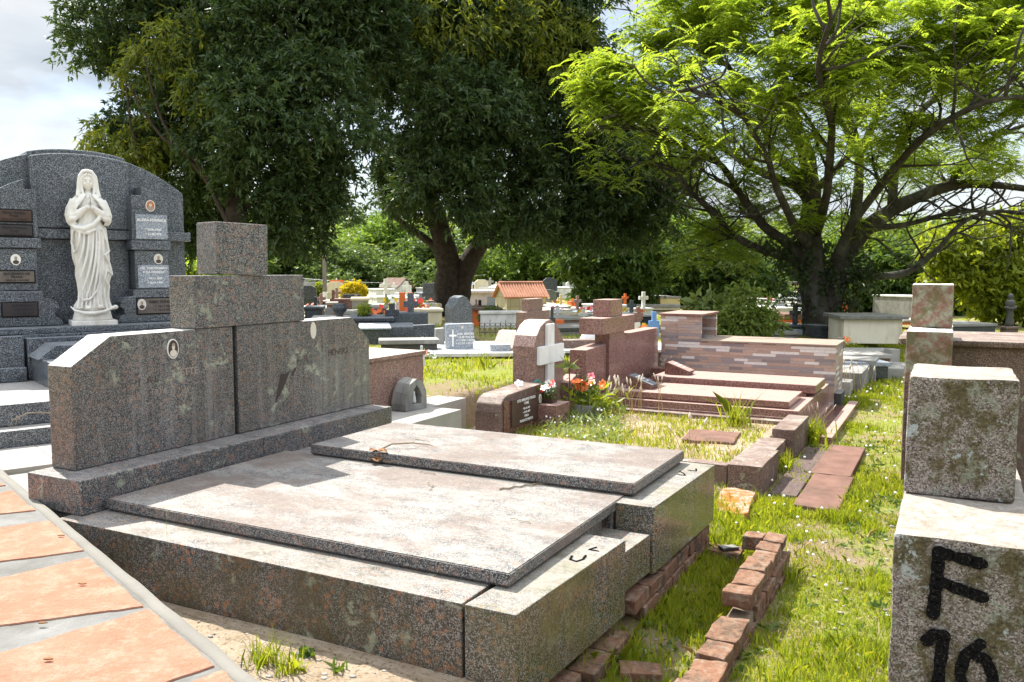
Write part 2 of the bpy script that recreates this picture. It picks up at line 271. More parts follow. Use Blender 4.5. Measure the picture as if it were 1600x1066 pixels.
leafmat('dark_leaves', [(.034, .062, .028), (.055, .098, .036), (.08, .125, .040), (.12, .15, .045)], .35, (1.3, 1.35, .6))
leafmat('sunlit_leaves', [(.09, .125, .025), (.15, .19, .03), (.23, .27, .04), (.36, .35, .05)], .5, (1.4, 1.35, .5))  # lit copy of dark_leaves: sunlight on outer clumps put into the colour
leafmat('bright_leaves', [(.17, .25, .038), (.22, .31, .045), (.29, .38, .055), (.36, .43, .075)], .62, (1.6, 1.5, .65))
leafmat('mid_leaves', [(.06, .11, .025), (.09, .155, .03), (.13, .20, .04)], .45)
leafmat('yellow_green_leaves', [(.17, .23, .03), (.25, .31, .035), (.34, .38, .05)], .55)
leafmat('far_leaves', [(.07, .115, .035), (.11, .17, .05), (.16, .225, .065)], .5, (1.4, 1.35, .7))
leafmat('far_yellow_leaves', [(.14, .20, .045), (.20, .27, .06), (.28, .34, .09)], .5, (1.4, 1.35, .7))
leafmat('far_bright_leaves', [(.10, .17, .035), (.16, .25, .045), (.22, .32, .06)], .5, (1.4, 1.35, .7))
leafmat('ivy_leaves', [(.03, .05, .018), (.045, .075, .022), (.07, .10, .03)], .3)
leafmat('golden_leaves', [(.5, .38, .01), (.62, .5, .02), (.45, .42, .02)], .45, (1.2, 1.1, .5))
leafmat('pale_leaves', [(.16, .22, .08), (.22, .28, .1), (.28, .34, .14)], .4)
leafmat('grass_blades', [(.15, .22, .02), (.24, .31, .028), (.32, .37, .04), (.40, .38, .08)], .55, (1.55, 1.4, .5), vsc=.9)
leafmat('dry_grass', [(.45, .34, .17), (.55, .44, .26), (.36, .26, .12)], .4, (1.2, 1.1, .8))
M = MATS

# ------------------------------------------------------------ mesh building
class MB:
    def __init__(s): s.bm = bmesh.new()
    def _add(s, tmp, mat=None):
        if mat is not None: bmesh.ops.transform(tmp, matrix=mat, verts=tmp.verts)
        me = bpy.data.meshes.new('t'); tmp.to_mesh(me); s.bm.from_mesh(me); bpy.data.meshes.remove(me); tmp.free(); return s
    def box(s, x0, x1, y0, y1, z0, z1, bev=.004, rot=0, seg=2, tilt=None):
        t = bmesh.new(); bmesh.ops.create_cube(t, size=1)
        bmesh.ops.scale(t, vec=(abs(x1 - x0), abs(y1 - y0), abs(z1 - z0)), verts=t.verts)
        if bev: bmesh.ops.bevel(t, geom=t.edges[:], offset=min(bev, .3 * min(abs(x1 - x0), abs(y1 - y0), abs(z1 - z0))), segments=seg, affect='EDGES', profile=.6)
        m = Matrix.Translation(((x0 + x1) / 2, (y0 + y1) / 2, (z0 + z1) / 2)) @ Matrix.Rotation(rot, 4, 'Z')
        if tilt: m = m @ Matrix.Rotation(tilt[0], 4, 'X') @ Matrix.Rotation(tilt[1], 4, 'Y')
        return s._add(t, m)
    def rough_box(s, x0, x1, y0, y1, z0, z1, amt=.006, cut=3, bev=.006, sd=0, rot=0, tilt=(0, 0)):
        t = bmesh.new(); bmesh.ops.create_cube(t, size=1)
        bmesh.ops.scale(t, vec=(abs(x1 - x0), abs(y1 - y0), abs(z1 - z0)), verts=t.verts)
        bmesh.ops.bevel(t, geom=t.edges[:], offset=bev, segments=2, affect='EDGES', profile=.6)
        bmesh.ops.subdivide_edges(t, edges=[e for e in t.edges if e.calc_length() > .03], cuts=cut, use_grid_fill=True)
        for v in t.verts:
            p = v.co * 9 + Vector((sd * 7.1, sd * 3.3, sd)); v.co += Vector((mnoise.noise(p), mnoise.noise(p + Vector((31, 0, 0))), mnoise.noise(p + Vector((0, 57, 0))))) * amt * 1.6
            q = v.co * 40 + Vector((sd, 0, 0)); v.co += Vector((mnoise.noise(q), mnoise.noise(q + Vector((9, 0, 0))), mnoise.noise(q + Vector((0, 9, 0))))) * amt * .5
        m = Matrix.Translation(((x0 + x1) / 2, (y0 + y1) / 2, (z0 + z1) / 2)) @ Matrix.Rotation(rot, 4, 'Z') @ Matrix.Rotation(tilt[0], 4, 'X') @ Matrix.Rotation(tilt[1], 4, 'Y')
        return s._add(t, m)
    def prism(s, pts, axis, d0, d1, bev=.004):
        """outline pts (u, z) extruded along an axis: 'x' -> u is y; 'y' -> u is x"""
        t = bmesh.new(); n = len(pts)
        def V(u, z, d): return (d, u, z) if axis == 'x' else ((u, d, z) if axis == 'y' else (u, z, d))
        a = [t.verts.new(V(u, z, d0)) for u, z in pts]; b = [t.verts.new(V(u, z, d1)) for u, z in pts]
        t.faces.new(a); t.faces.new(b[::-1])
        for i in range(n): t.faces.new((a[i], b[i], b[(i + 1) % n], a[(i + 1) % n]))
        bmesh.ops.recalc_face_normals(t, faces=t.faces)
        if bev:
            ed = [e for e in t.edges if len(e.link_faces) == 2 and e.calc_face_angle(0) > .5]
            bmesh.ops.bevel(t, geom=ed, offset=bev, segments=2, affect='EDGES', profile=.6)
        return s._add(t)
    def tube(s, pts, rad, n=8, caps=True):
        t = bmesh.new(); P = [Vector(p) for p in pts]; rad = rad if isinstance(rad, (list, tuple)) else [rad] * len(P); rings = []
        up = Vector((0, 0, 1)); prev = None
        for i, p in enumerate(P):
            d = (P[min(i + 1, len(P) - 1)] - P[max(i - 1, 0)]).normalized()
            if prev is None: x = d.cross(up if abs(d.z) < .9 else Vector((1, 0, 0))).normalized()
            else: x = (prev - d * prev.dot(d)).normalized()
            prev = x; y = d.cross(x)
            rings.append([t.verts.new(p + (x * math.cos(2 * math.pi * k / n) + y * math.sin(2 * math.pi * k / n)) * rad[i]) for k in range(n)])
        for r0, r1 in zip(rings, rings[1:]):
            for k in range(n): t.faces.new((r0[k], r0[(k + 1) % n], r1[(k + 1) % n], r1[k]))
        if caps: t.faces.new(rings[0][::-1]); t.faces.new(rings[-1])
        return s._add(t)
    def lathe(s, prof, n=32, c=(0, 0, 0), sx=1, sy=1, m=None):
        t = bmesh.new(); rings = []
        for r, z in prof: rings.append([t.verts.new((c[0] + r * sx * math.cos(2 * math.pi * k / n), c[1] + r * sy * math.sin(2 * math.pi * k / n), c[2] + z)) for k in range(n)])
        for r0, r1 in zip(rings, rings[1:]):
            for k in range(n): t.faces.new((r0[k], r0[(k + 1) % n], r1[(k + 1) % n], r1[k]))
        t.faces.new(rings[0][::-1]); t.faces.new(rings[-1]); return s._add(t, m)
    def ball(s, c, r, sc=(1, 1, 1), sub=3, m=None):
        t = bmesh.new(); bmesh.ops.create_icosphere(t, subdivisions=sub, radius=r)
        mm = Matrix.Translation(c) @ (m or Matrix.Identity(4)) @ Matrix.Diagonal((*sc, 1)); return s._add(t, mm)
    def disc(s, c, rx, rz, th, axis='y', n=28, dome=0.0):      # an oval plate; axis = the way it faces (towards minus)
        t = bmesh.new()
        def V(u, w, d): return (c[0] + u, c[1] - d, c[2] + w) if axis == 'y' else (c[0] + d, c[1] + u, c[2] + w)
        a = [t.verts.new(V(rx * math.cos(2 * math.pi * k / n), rz * math.sin(2 * math.pi * k / n), 0)) for k in range(n)]
        b = [t.verts.new(V(rx * .96 * math.cos(2 * math.pi * k / n), rz * .96 * math.sin(2 * math.pi * k / n), th)) for k in range(n)]
        for k in range(n): t.faces.new((a[k], a[(k + 1) % n], b[(k + 1) % n], b[k]))
        ce = t.verts.new(V(0, 0, th + dome))
        for k in range(n): t.faces.new((b[k], b[(k + 1) % n], ce))
        t.faces.new(a[::-1]); bmesh.ops.recalc_face_normals(t, faces=t.faces); return s._add(t)
    def xf(s, m): bmesh.ops.transform(s.bm, matrix=m, verts=s.bm.verts); return s
def link(name, me, mat, parent=None, smooth=False):
    o = bpy.data.objects.new(name, me); COL.objects.link(o)
    if mat is not None: me.materials.append(M[mat] if isinstance(mat, str) else mat)
    if smooth:
        for p in me.polygons: p.use_smooth = True
    if parent is not None: o.parent = parent
    return o
def part(name, mb, mat, parent=None, smooth=False, label=None):
    me = bpy.data.meshes.new(name); mb.bm.to_mesh(me); mb.bm.free()
    o = link(name, me, mat, parent, smooth)
    if label: o['label'] = label
    return o
def tag(o, label=None, cat=None, group=None, kind=None):
    if label: o['label'] = label
    if cat: o['category'] = cat
    if group: o['group'] = group
    if kind: o['kind'] = kind
    return o
def thing(name, label, cat, loc=(0, 0, 0), rz=0, group=None):
    o = bpy.data.objects.new(name, None); COL.objects.link(o); o.location = loc; o.rotation_euler = (0, 0, rz); o.empty_display_size = .1
    return tag(o, label, cat, group)
def place(o, loc, rz=0): o.location = loc; o.rotation_euler = (0, 0, rz); return o
def copy_tree(o, parent=None):
    c = o.copy(); COL.objects.link(c); c.parent = parent
    for ch in list(o.children): copy_tree(ch, c)
    return c
def lettering(txt, size, mat, parent, m, name='lettering', depth=.0015, align='CENTER', bold=0.0):
    cu = bpy.data.curves.new('t', 'FONT'); cu.body = txt; cu.size = size; cu.align_x = align; cu.extrude = depth; cu.offset = bold; cu.resolution_u = 3
    ob = bpy.data.objects.new('t', cu); COL.objects.link(ob); dg = bpy.context.evaluated_depsgraph_get()
    me = bpy.data.meshes.new_from_object(ob.evaluated_get(dg)); bpy.data.objects.remove(ob); me.name = name; me.transform(m)
    return link(name, me, mat, parent)
FACE_NEG_Y = Matrix.Rotation(R(90), 4, 'X')                                   # text that faces local -y
FACE_POS_X = Matrix.Rotation(R(90), 4, 'Z') @ Matrix.Rotation(R(90), 4, 'X')  # text that faces local +x
def T(x, y, z): return Matrix.Translation((x, y, z))
def np_mesh(name, verts, faces_n, nper, mat, parent=None, smooth=False):
    """verts (N*nper,3): every nper verts one polygon"""
    me = bpy.data.meshes.new(name); nv = len(verts); me.vertices.add(nv); me.vertices.foreach_set('co', np.ascontiguousarray(verts, np.float32).ravel())
    me.loops.add(nv); me.loops.foreach_set('vertex_index', np.arange(nv, dtype=np.int32)); me.polygons.add(faces_n)
    me.polygons.foreach_set('loop_start', np.arange(0, nv, nper, dtype=np.int32)); me.polygons.foreach_set('loop_total', np.full(faces_n, nper, np.int32))
    me.update(calc_edges=True); return link(name, me, mat, parent, smooth)

# ============================================================ GROUND
def sm(e0, e1, x): t = np.clip((x - e0) / (e1 - e0), 0, 1); return t * t * (3 - 2 * t)
def fbm(x, y): return (np.sin(x * 2.1 + 1.3 * np.sin(y * 1.7)) * np.cos(y * 1.9 + .7 * np.sin(x * 2.3)) * .6 + .3 * np.sin(x * 5.3 + y * 3.1) * np.cos(y * 6.1 - x * 2.7) + .15 * np.sin(x * 13 + 2 * np.sin(y * 7)) * np.sin(y * 11 + x * 5))
def ground_h(x, y):
    x = np.asarray(x, float); y = np.asarray(y, float); dx = x - NC.x; dy = y - NC.y
    a = dx * dA.x + dy * dA.y; b = dx * dB.x + dy * dB.y
    left = sm(.30, -.45, b) * .19 * sm(3.4, 2.4, a) + sm(.0, -.5, b) * .12 * sm(2.4, 3.4, a)
    terrace = .34 * sm(-2.55, -2.68, b) * sm(3.2, 3.8, a) * sm(15., 12., a)
    return -.16 + left + terrace + .012 * fbm(x, y) + .004 * np.sin(x * 31 + y * 17) * np.cos(y * 29)
def axis(lo, hi, step, grow, lim):
    c = list(np.arange(lo, hi, step)); s = step; p = c[-1]
    while p < lim: s *= grow; p += s; c.append(p)
    s = step; p = c[0]; L = []
    while p > -lim: s *= grow; p -= s; L.append(p)
    return np.array(L[::-1] + c)
gx = axis(-3.5, 4.5, .06, 1.14, 600); gy = axis(.6, 10, .06, 1.14, 600)
GX, GY = np.meshgrid(gx, gy); GZ = ground_h(GX, GY); far = np.hypot(GX, GY) > 40; GZ = np.where(far, -.1, GZ)
def grid_mesh(name, X, Y, Z, mat):
    h, w = X.shape; v = np.stack([X, Y, Z], -1).reshape(-1, 3); i = np.arange(h * w).reshape(h, w)
    f = np.stack([i[:-1, :-1], i[:-1, 1:], i[1:, 1:], i[1:, :-1]], -1).reshape(-1, 4); me = bpy.data.meshes.new(name)
    me.vertices.add(len(v)); me.vertices.foreach_set('co', v.astype(np.float32).ravel()); me.loops.add(f.size); me.loops.foreach_set('vertex_index', f.astype(np.int32).ravel())
    me.polygons.add(len(f)); me.polygons.foreach_set('loop_start', np.arange(0, f.size, 4, dtype=np.int32)); me.polygons.foreach_set('loop_total', np.full(len(f), 4, np.int32)); me.update(calc_edges=True)
    return link(name, me, mat, None, True)
tag(grid_mesh('ground', GX, GY, GZ, 'ground_cover'), kind='structure')
aa, bb = np.meshgrid(np.arange(-1.6, .02, .03), np.arange(-2.2, 1.4, .03))
PX = NC.x + aa * dA.x + bb * dB.x; PY = NC.y + aa * dA.y + bb * dB.y
tag(grid_mesh('sandy_ground', PX, PY, ground_h(PX, PY) + .006 + .006 * np.sin(PX * 47) * np.sin(PY * 53) * np.sin(PX * 19 + PY * 23), 'sandy_soil'), kind='structure')

# ---- terracotta path with pale joints and a mortar kerb
PATH_Z = .33; P0 = Vector((-.668, 2.124, 0)); ds_ = Vector((-.664, .748, 0)); dt_ = Vector((-.748, -.664, 0))
def st(px, py): d = at(px, py, PATH_Z) - P0; return d.dot(ds_), d.dot(dt_)
def PW(s, t, z): p = P0 + ds_ * s + dt_ * t; return Vector((p.x, p.y, z))
def ragged(pts, step=.03, amp=.006, sd=0):
    o = []
    for k, (p, q) in enumerate(zip(pts, pts[1:] + pts[:1])):
        L = math.hypot(q[0] - p[0], q[1] - p[1]); n = max(1, int(L / step))
        for j in range(n):
            f = j / n; x = p[0] + (q[0] - p[0]) * f; y = p[1] + (q[1] - p[1]) * f
            w = mnoise.noise(Vector((x * 9 + sd, y * 9, sd))) * amp * 1.6 + mnoise.noise(Vector((x * 31 + sd, y * 31, 3))) * amp
            w2 = mnoise.noise(Vector((x * 9, y * 9 + 40 + sd, sd))) * amp * 1.6 + mnoise.noise(Vector((x * 31, y * 31 + sd, 9))) * amp
            o.append((x + w, y + w2))
    return o
def slab_from(pts2, z0, z1, f, bev=.005):
    mb = MB(); t = bmesh.new(); n = len(pts2)
    a = [t.verts.new(f(x, y, z0)) for x, y in pts2]; b = [t.verts.new(f(x, y, z1 - bev)) for x, y in pts2]
    cx = sum(p[0] for p in pts2) / n; cy = sum(p[1] for p in pts2) / n
    c = []
    for x, y in pts2:
        L = math.hypot(x - cx, y - cy) or 1; k = bev / L; c.append(t.verts.new(f(x + (cx - x) * k, y + (cy - y) * k, z1)))
    for r0, r1 in ((a, b), (b, c)):
        for i in range(n): t.faces.new((r0[i], r0[(i + 1) % n], r1[(i + 1) % n], r1[i]))
    t.faces.new(c); bmesh.ops.recalc_face_normals(t, faces=t.faces); mb._add(t); return mb
path_pts = ragged([(-1.2, 0), (7.0, 0), (7.0, 2.4), (-1.2, 2.4)], .12, .004, 2)
path = part('path', slab_from(path_pts, -.1, PATH_Z, PW, .02), 'path_mortar'); tag(path, kind='structure')
kb = MB(); kerb_line = [PW(s, .035 + .008 * math.sin(s * 2.3), PATH_Z - .012 + .002 * math.sin(s * 9)) for s in np.arange(-1.2, 7.0, .05)]
q = bmesh.new(); prev = None
for i, s_ in enumerate(np.arange(-1.2, 7.0, .04)):
    w0 = -.012 + .006 * mnoise.noise(Vector((s_ * 5, 0, 0))); w1 = .036 + .008 * mnoise.noise(Vector((s_ * 7, 3, 0))); zt = PATH_Z + .006 + .0015 * mnoise.noise(Vector((s_ * 9, 8, 0)))
    row = [q.verts.new(PW(s_, a_, z_)) for a_, z_ in [(w0 - .004, PATH_Z - .2), (w0 - .004, PATH_Z - .02), (w0, PATH_Z - .006), (w0 + .010, zt), (w1, zt), (w1 + .004, PATH_Z - .002)]]
    if prev:
        for j in range(5): q.faces.new((prev[j], prev[j + 1], row[j + 1], row[j]))
    prev = row
bmesh.ops.recalc_face_normals(q, faces=q.faces); kb._add(q); part('kerb_mortar_edge', kb, 'kerb_mortar', path, True)
def jl(p, q):                                # a joint boundary as s(t)
    (s0, t0), (s1, t1) = st(*p), st(*q); m = (s1 - s0) / (t1 - t0); return lambda t: s0 + m * (t - t0)
j1u, j1l = jl((0, 979), (238, 947)), jl((0, 1023), (240, 953)); j2u, j2l = jl((0, 879), (143, 860)), jl((0, 906), (154, 870))
j3u, j3l = jl((0, 804), (81, 796)), jl((0, 827), (89, 814)); j4u, j4l = jl((0, 761), (36, 756)), jl((0, 772), (42, 764))
j0u = lambda t: j1l(t) - .50 - .02 * t
bands = [(lambda t: j0u(t) - .75, lambda t: j0u(t) - .05), (j0u, j1l), (j1u, j2l), (j2u, j3l), (j3u, j4l), (j4u, lambda t: j4u(t) + .36), (lambda t: j4u(t) + .42, lambda t: j4u(t) + .9), (lambda t: j4u(t) + .97, lambda t: j4u(t) + 1.5)]
for k, (lo, hi) in enumerate(bands):
    t0, t1 = .042 + .006 * (k % 3), 1.25
    pts = [(lo(t) - .004, t) for t in np.linspace(t0, t1, 8)] + [(hi(t) + .004, t) for t in np.linspace(t1, t0, 8)]
    part('paving_stone', slab_from(ragged(pts, .02, .0045, k + 3), PATH_Z - .01, PATH_Z + .006, PW, .003), 'terracotta', path)
    pts = [(lo(1.33), 1.33), (lo(2.3), 2.3), (hi(2.3), 2.3), (hi(1.33), 1.33)]
    part('paving_stone', slab_from(ragged(pts, .03, .005, k + 30), PATH_Z - .01, PATH_Z + .006, PW, .003), 'terracotta', path)
for k, (px, py, cc) in enumerate([(129, 918, 'dead_wood'), (95, 842, 'pale_concrete'), (66, 980, 'dark_hollow'), (76, 1037, 'dead_wood')]):
    b_ = at(px, py, PATH_Z); f = MB(); n = 9
    f.prism([(b_.x + .013 * math.cos(u * .7) * (1 + .3 * math.sin(u * 2 + k)), b_.y + .005 * math.sin(u * .7)) for u in range(n)], 'z', PATH_Z + .012, PATH_Z + .0155, 0)
    tag(part('fallen_leaf', f, 'dry_leaf'), ['small curled dry leaf lying on the orange paving stone with the widest face', 'pale dry leaf on the orange path near the kerb', 'dark shrivelled leaf lying on the pale joint of the path', 'thin brown leaf at the bottom of the orange path'][k], 'leaf', 'dry leaves on the path')

# ---- pavement between the statue monument and the graves
def quad_slab(name, mat, a0, a1, b0, b1, z0, z1, bev=.006):
    mb = MB(); mb.box(b0, b1, a0, a1, z0, z1, bev); o = part(name, mb, mat); return place(o, NC, YAW)
for k, (a0, a1) in enumerate([(2.62, 3.40), (3.41, 3.98)]):
    tag(quad_slab('pavement', 'paving', a0, a1, -6.0, -2.24 - .3 * k, -.1, .298 - k * .004), kind='structure')
tag(quad_slab('pavement_behind_headboard', 'pale_concrete', -.6, 2.60, -4.2, -2.75, -.1, .27), kind='structure')

# ============================================================ MAIN DOUBLE TOMB
t = thing('double_tomb', 'speckled brown granite double tomb with two weathered lids and a cross on its wide headboard', 'tomb', NC, YAW)
f = MB(); f.rough_box(-2.3, -.03, -.05, .03, -.1, .045, .006, 5, .015, 3); part('footing', f, 'sandy_soil', t)
f = MB(); f.box(-2.30, -.203, 0, .26, .02, .30, .005); part('side_rim', f, 'brown_granite_rim', t)
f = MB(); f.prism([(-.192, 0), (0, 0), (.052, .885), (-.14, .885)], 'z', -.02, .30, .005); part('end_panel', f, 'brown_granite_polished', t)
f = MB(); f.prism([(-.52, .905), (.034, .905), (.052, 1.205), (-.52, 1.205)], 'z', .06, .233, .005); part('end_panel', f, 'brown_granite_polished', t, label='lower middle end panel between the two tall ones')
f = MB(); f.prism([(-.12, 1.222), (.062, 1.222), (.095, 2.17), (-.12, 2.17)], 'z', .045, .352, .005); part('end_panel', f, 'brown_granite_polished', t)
f = MB(); f.box(-2.30, -.16, .27, 1.16, .02, .297, .004); f.box(-2.30, -.13, 1.20, 2.15, .02, .335, .004); part('inner_course', f, 'brown_granite', t)
f = MB(); f.box(-2.30, -.13, 2.1, 2.20, .02, .35, .004); part('side_rim', f, 'brown_granite_rim', t)
f = MB(); t_ = bmesh.new()
def lid(x0, x1, y0, y1, z0, z1):                     # a lid whose lower edge is cut back
    m = MB(); q = bmesh.new(); bmesh.ops.create_cube(q, size=1); bmesh.ops.scale(q, vec=(x1 - x0, y1 - y0, z1 - z0), verts=q.verts)
    lowe = [e for e in q.edges if all(v.co.z < 0 for v in e.verts)]; bmesh.ops.bevel(q, geom=lowe, offset=.013, segments=1, affect='EDGES')
    hi = [e for e in q.edges if all(v.co.z > (z1 - z0) * .49 for v in e.verts)]; bmesh.ops.bevel(q, geom=hi, offset=.004, segments=2, affect='EDGES')
    return m._add(q, T((x0 + x1) / 2, (y0 + y1) / 2, (z0 + z1) / 2))
part('lid', lid(-2.205, -.118, .180, 1.36, .302, .358), 'brown_granite_slab', t, label='lower weathered lid nearer the path')
part('lid', lid(-1.99, -.068, 1.325, 2.14, .360, .420), 'brown_granite_slab', t, label='upper weathered lid, twig on its corner')
f = MB(); f.box(-1.99, -.5, 1.30, 1.33, .30, .359, .002); part('lid_bearer', f, 'dark_concrete', t)
f = MB(); f.box(-2.605, -2.225, .065, 1.20, .302, .462, .006); part('step', f, 'brown_granite', t)
f = MB(); f.box(-2.605, -2.227, 1.204, 2.44, .30, .461, .006); f.box(-2.6, -2.24, .08, 2.42, .0, .30, .003); part('step', f, 'brown_granite', t)
hb = [(.175, .464), (.175, .955), (.39, 1.085), (1.176, 1.085), (1.176, .464)]
f = MB(); f.prism(hb, 'x', -2.585, -2.415, .006); h1 = part('headboard', f, 'brown_granite_headboard', t)
hb = [(1.208, .464), (1.208, 1.085), (2.25, 1.085), (2.442, .92), (2.442, .464)]
f = MB(); f.prism(hb, 'x', -2.583, -2.415, .006); h2 = part('headboard', f, 'brown_granite_headboard', t)
f = MB(); f.box(-2.57, -2.435, 1.177, 1.207, .465, 1.083, 0); part('headboard_joint', f, 'dark_hollow', t)
cr = MB(); cr.box(-2.600, -2.405, .905, 1.768, 1.088, 1.374, .005); crp = part('cross_arm', cr, 'brown_granite', t)
f = MB(); f.box(-.105, .105, -.165, .165, 0, .292, .005); f.xf(T(-2.50, 1.272, 1.378) @ Matrix.Rotation(R(-13), 4, 'Z') @ Matrix.Rotation(R(-1.2), 4, 'X')); part('cross_head', f, 'brown_granite', t)
# the oval photograph and what is left of the letters
def portrait(parent, x, y, z, rx, rz, face='x', tone='photo_dark', skin='photo_pale', cloth='photo_pale'):
    m0 = (Matrix.Translation((x, y, z)) @ FACE_POS_X) if face == 'x' else (Matrix.Translation((x, y, z)) @ FACE_NEG_Y)
    def ov(rx, rz, cx, cz, h, n=26, lo=None):
        b = MB(); pts = []
        for k in range(n):
            a = 2 * math.pi * k / n; u, w = cx + rx * math.cos(a), cz + rz * math.sin(a)
            pts.append((u, w))
        b.prism(pts, 'z', h[0], h[1], 0); return b.xf(m0)
    o = part('portrait_plate', ov(rx, rz, 0, 0, (0, .006)), 'porcelain', parent)
    part('portrait_ground', ov(rx * .86, rz * .88, 0, 0, (.006, .0072)), tone, o)
    part('portrait_shoulders', ov(rx * .6, rz * .36, 0, -rz * .45, (.0072, .0084)), cloth, o)
    part('portrait_face', ov(rx * .27, rz * .30, 0, rz * .17, (.0084, .0094)), skin, o)
    part('portrait_hair', ov(rx * .29, rz * .15, 0, rz * .42, (.0094, .0102)), 'photo_mid' if tone != 'photo_mid' else 'photo_dark', o)
    return o
portrait(h1, -2.4145, .755, .993, .036, .052)
for y, z, txt, sz, mt in [(.86, .845, "ETTE", .055, 'photo_mid'), (.985, .86, "A", .05, 'photo_mid'), (.60, .83, "J . A L", .05, 'bronze_plaque'), (.66, .77, "1 9 1 8", .034, 'photo_mid'), (.46, .745, "* 1 . 8", .03, 'photo_mid')]:
    lettering(txt, sz, mt, h1, T(-2.4146, y, z) @ FACE_POS_X, depth=.0006)
for y, z, txt, sz, mt in [(1.75, .83, "I   II", .06, 'bronze_plaque'), (2.1, .845, "HENRIQ", .055, 'bronze_plaque')]:
    lettering(txt, sz, mt, h2, T(-2.4146, y, z) @ FACE_POS_X, depth=.0006)
f = MB()
f.prism([(1.50, .60), (1.53, .70), (1.555, .775), (1.60, .77), (1.64, .79), (1.60, .72), (1.55, .65)], 'x', -2.4155, -2.4142, 0); f.prism([(1.645, .755), (1.68, .80), (1.70, .80), (1.66, .745)], 'x', -2.4155, -2.4142, 0)
part('broken_patch', f, 'dark_plaque', h2)
f = MB(); f.disc((0, 0, 0), .028, .055, .002, 'x'); f.xf(Matrix.Translation((-2.4155, 1.86, 1.02))); part('glue_patch', f, 'photo_pale', h2)
# a painted mark on two end panels
def brush(parent, pts, w, f3, mat='black_paint', name='painted_mark', sd=0):
    b = MB()
    for (p, q) in zip(pts, pts[1:]):
        n = max(3, int(math.hypot(q[0] - p[0], q[1] - p[1]) / (w * .1)))
        for j in range(n + 1):
            u = p[0] + (q[0] - p[0]) * j / n; v = p[1] + (q[1] - p[1]) * j / n
            r = w * (.5 + .10 * mnoise.noise(Vector((u * 45, v * 45, sd)))); pl = [(u + r * (1 + .12 * mnoise.noise(Vector((u * 60, v * 60, k + sd)))) * math.cos(k * math.pi / 7), v + r * (1 + .16 * mnoise.noise(Vector((v * 60, u * 60, k * 3 + sd)))) * math.sin(k * math.pi / 7)) for k in range(14)]
            h = .0012 + .00013 * (j % 7) + .00003 * sd
            t0 = bmesh.new(); vs = [t0.verts.new(f3(x, y, h)) for x, y in pl]; ctr = t0.verts.new(f3(u, v, h))
            for k in range(14): t0.faces.new((vs[k], vs[(k + 1) % 14], ctr))
            bmesh.ops.recalc_face_normals(t0, faces=t0.faces); b._add(t0)
    return part(name, b, mat, parent)
on_top = lambda z: (lambda u, v, h: (u, v, z + h))
brush(t, [(-.065, .60), (-.055, .56), (-.025, .55), (-.012, .585), (-.02, .63)], .010, on_top(.3005)); brush(t, [(.005, .70), (-.035, .70), (-.02, .74)], .008, on_top(.3005), sd=3)
brush(t, [(-.02, 1.86), (.02, 1.86), (.0, 1.9), (-.03, 1.93)], .008, on_top(.3525), sd=5); brush(t, [(.0, 1.98), (.045, 1.98), (.03, 2.03)], .008, on_top(.3525), sd=7)
# brick courses under the end panels
def bricks(mb, x0, y0, ln, z0, nc, bw=.105, bl=.21, bh=.058, sd=0, gap=.012, jit=.012, start=0, ends=None):
    for c in range(nc):
        y = y0 + (bl * .5 if c % 2 else 0) - (bl * .5 if start else 0)
        while y < y0 + ln - .03:
            yl = max(y, y0); yh = min(y + bl - gap, y0 + ln)
            if yh - yl > .05:
                j = mnoise.noise(Vector((y * 5, c * 3.3, sd))) * jit
                mb.rough_box(x0 + j, x0 + bw + j, yl, yh, z0 + c * (bh + .008), z0 + c * (bh + .008) + bh, .004, 2, .006, sd + c * 17 + int(y * 20), mnoise.noise(Vector((y * 3, c, sd + 5))) * .05)
            y += bl
f = MB(); bricks(f, -.03, .95, 1.22, -.17, 3, sd=1); part('brick_plinth', f, 'old_brick', t)
f = MB(); bricks(f, -.03, .12, .78, -.19, 2, sd=2, jit=.05); part('brick_plinth', f, 'old_brick', t)
f = MB(); f.box(-.6, -.04, .1, 2.15, -.2, .0, 0); part('dark_fill', f, 'soil', t)

# twigs and leaves caught between the lids
t = thing('twig_pile', 'heap of broken twigs and dead leaves lying between the two granite lids', 'twigs', W(1.36, -1.52, .36), YAW)
for k in range(26):
    a = random.uniform(0, 6.28); L_ = random.uniform(.05, .15); x, y = random.gauss(0, .06), random.gauss(0, .025)
    f = MB(); f.tube([(x, y, .012), (x + L_ * .5 * math.cos(a), y + L_ * .25 * math.sin(a), .02 + random.random() * .03), (x + L_ * math.cos(a), y + L_ * .5 * math.sin(a), .01 + random.random() * .03)], [.004, .003, .0015], 5); part('twig', f, 'dead_wood', t)
f = MB(); f.tube([(-.05, 0, .05), (0, .09, .085), (.10, .15, .09), (.2, .17, .085), (.26, .14, .08)], [.006, .005, .004, .003, .002], 6); f.tube([(.1, .15, .09), (.08, .2, .1), (.14, .26, .08)], [.003, .002, .001], 5); part('long_twig', f, 'dead_wood', t)
for k in range(5):
    x, y = random.gauss(.03, .05), random.gauss(0, .02); a = random.uniform(0, 3)
    f = MB(); q = bmesh.new(); vs = [q.verts.new((x + .045 * math.cos(u) * (1 - .3 * (i % 2)), y + .026 * math.sin(u), .03 + .012 * math.sin(u * 2 + k) + .01 * k)) for i, u in enumerate(np.linspace(0, 6.28, 11)[:-1])]
    q.faces.new(vs); f._add(q); part('dead_leaf', f, 'dry_leaf', t)
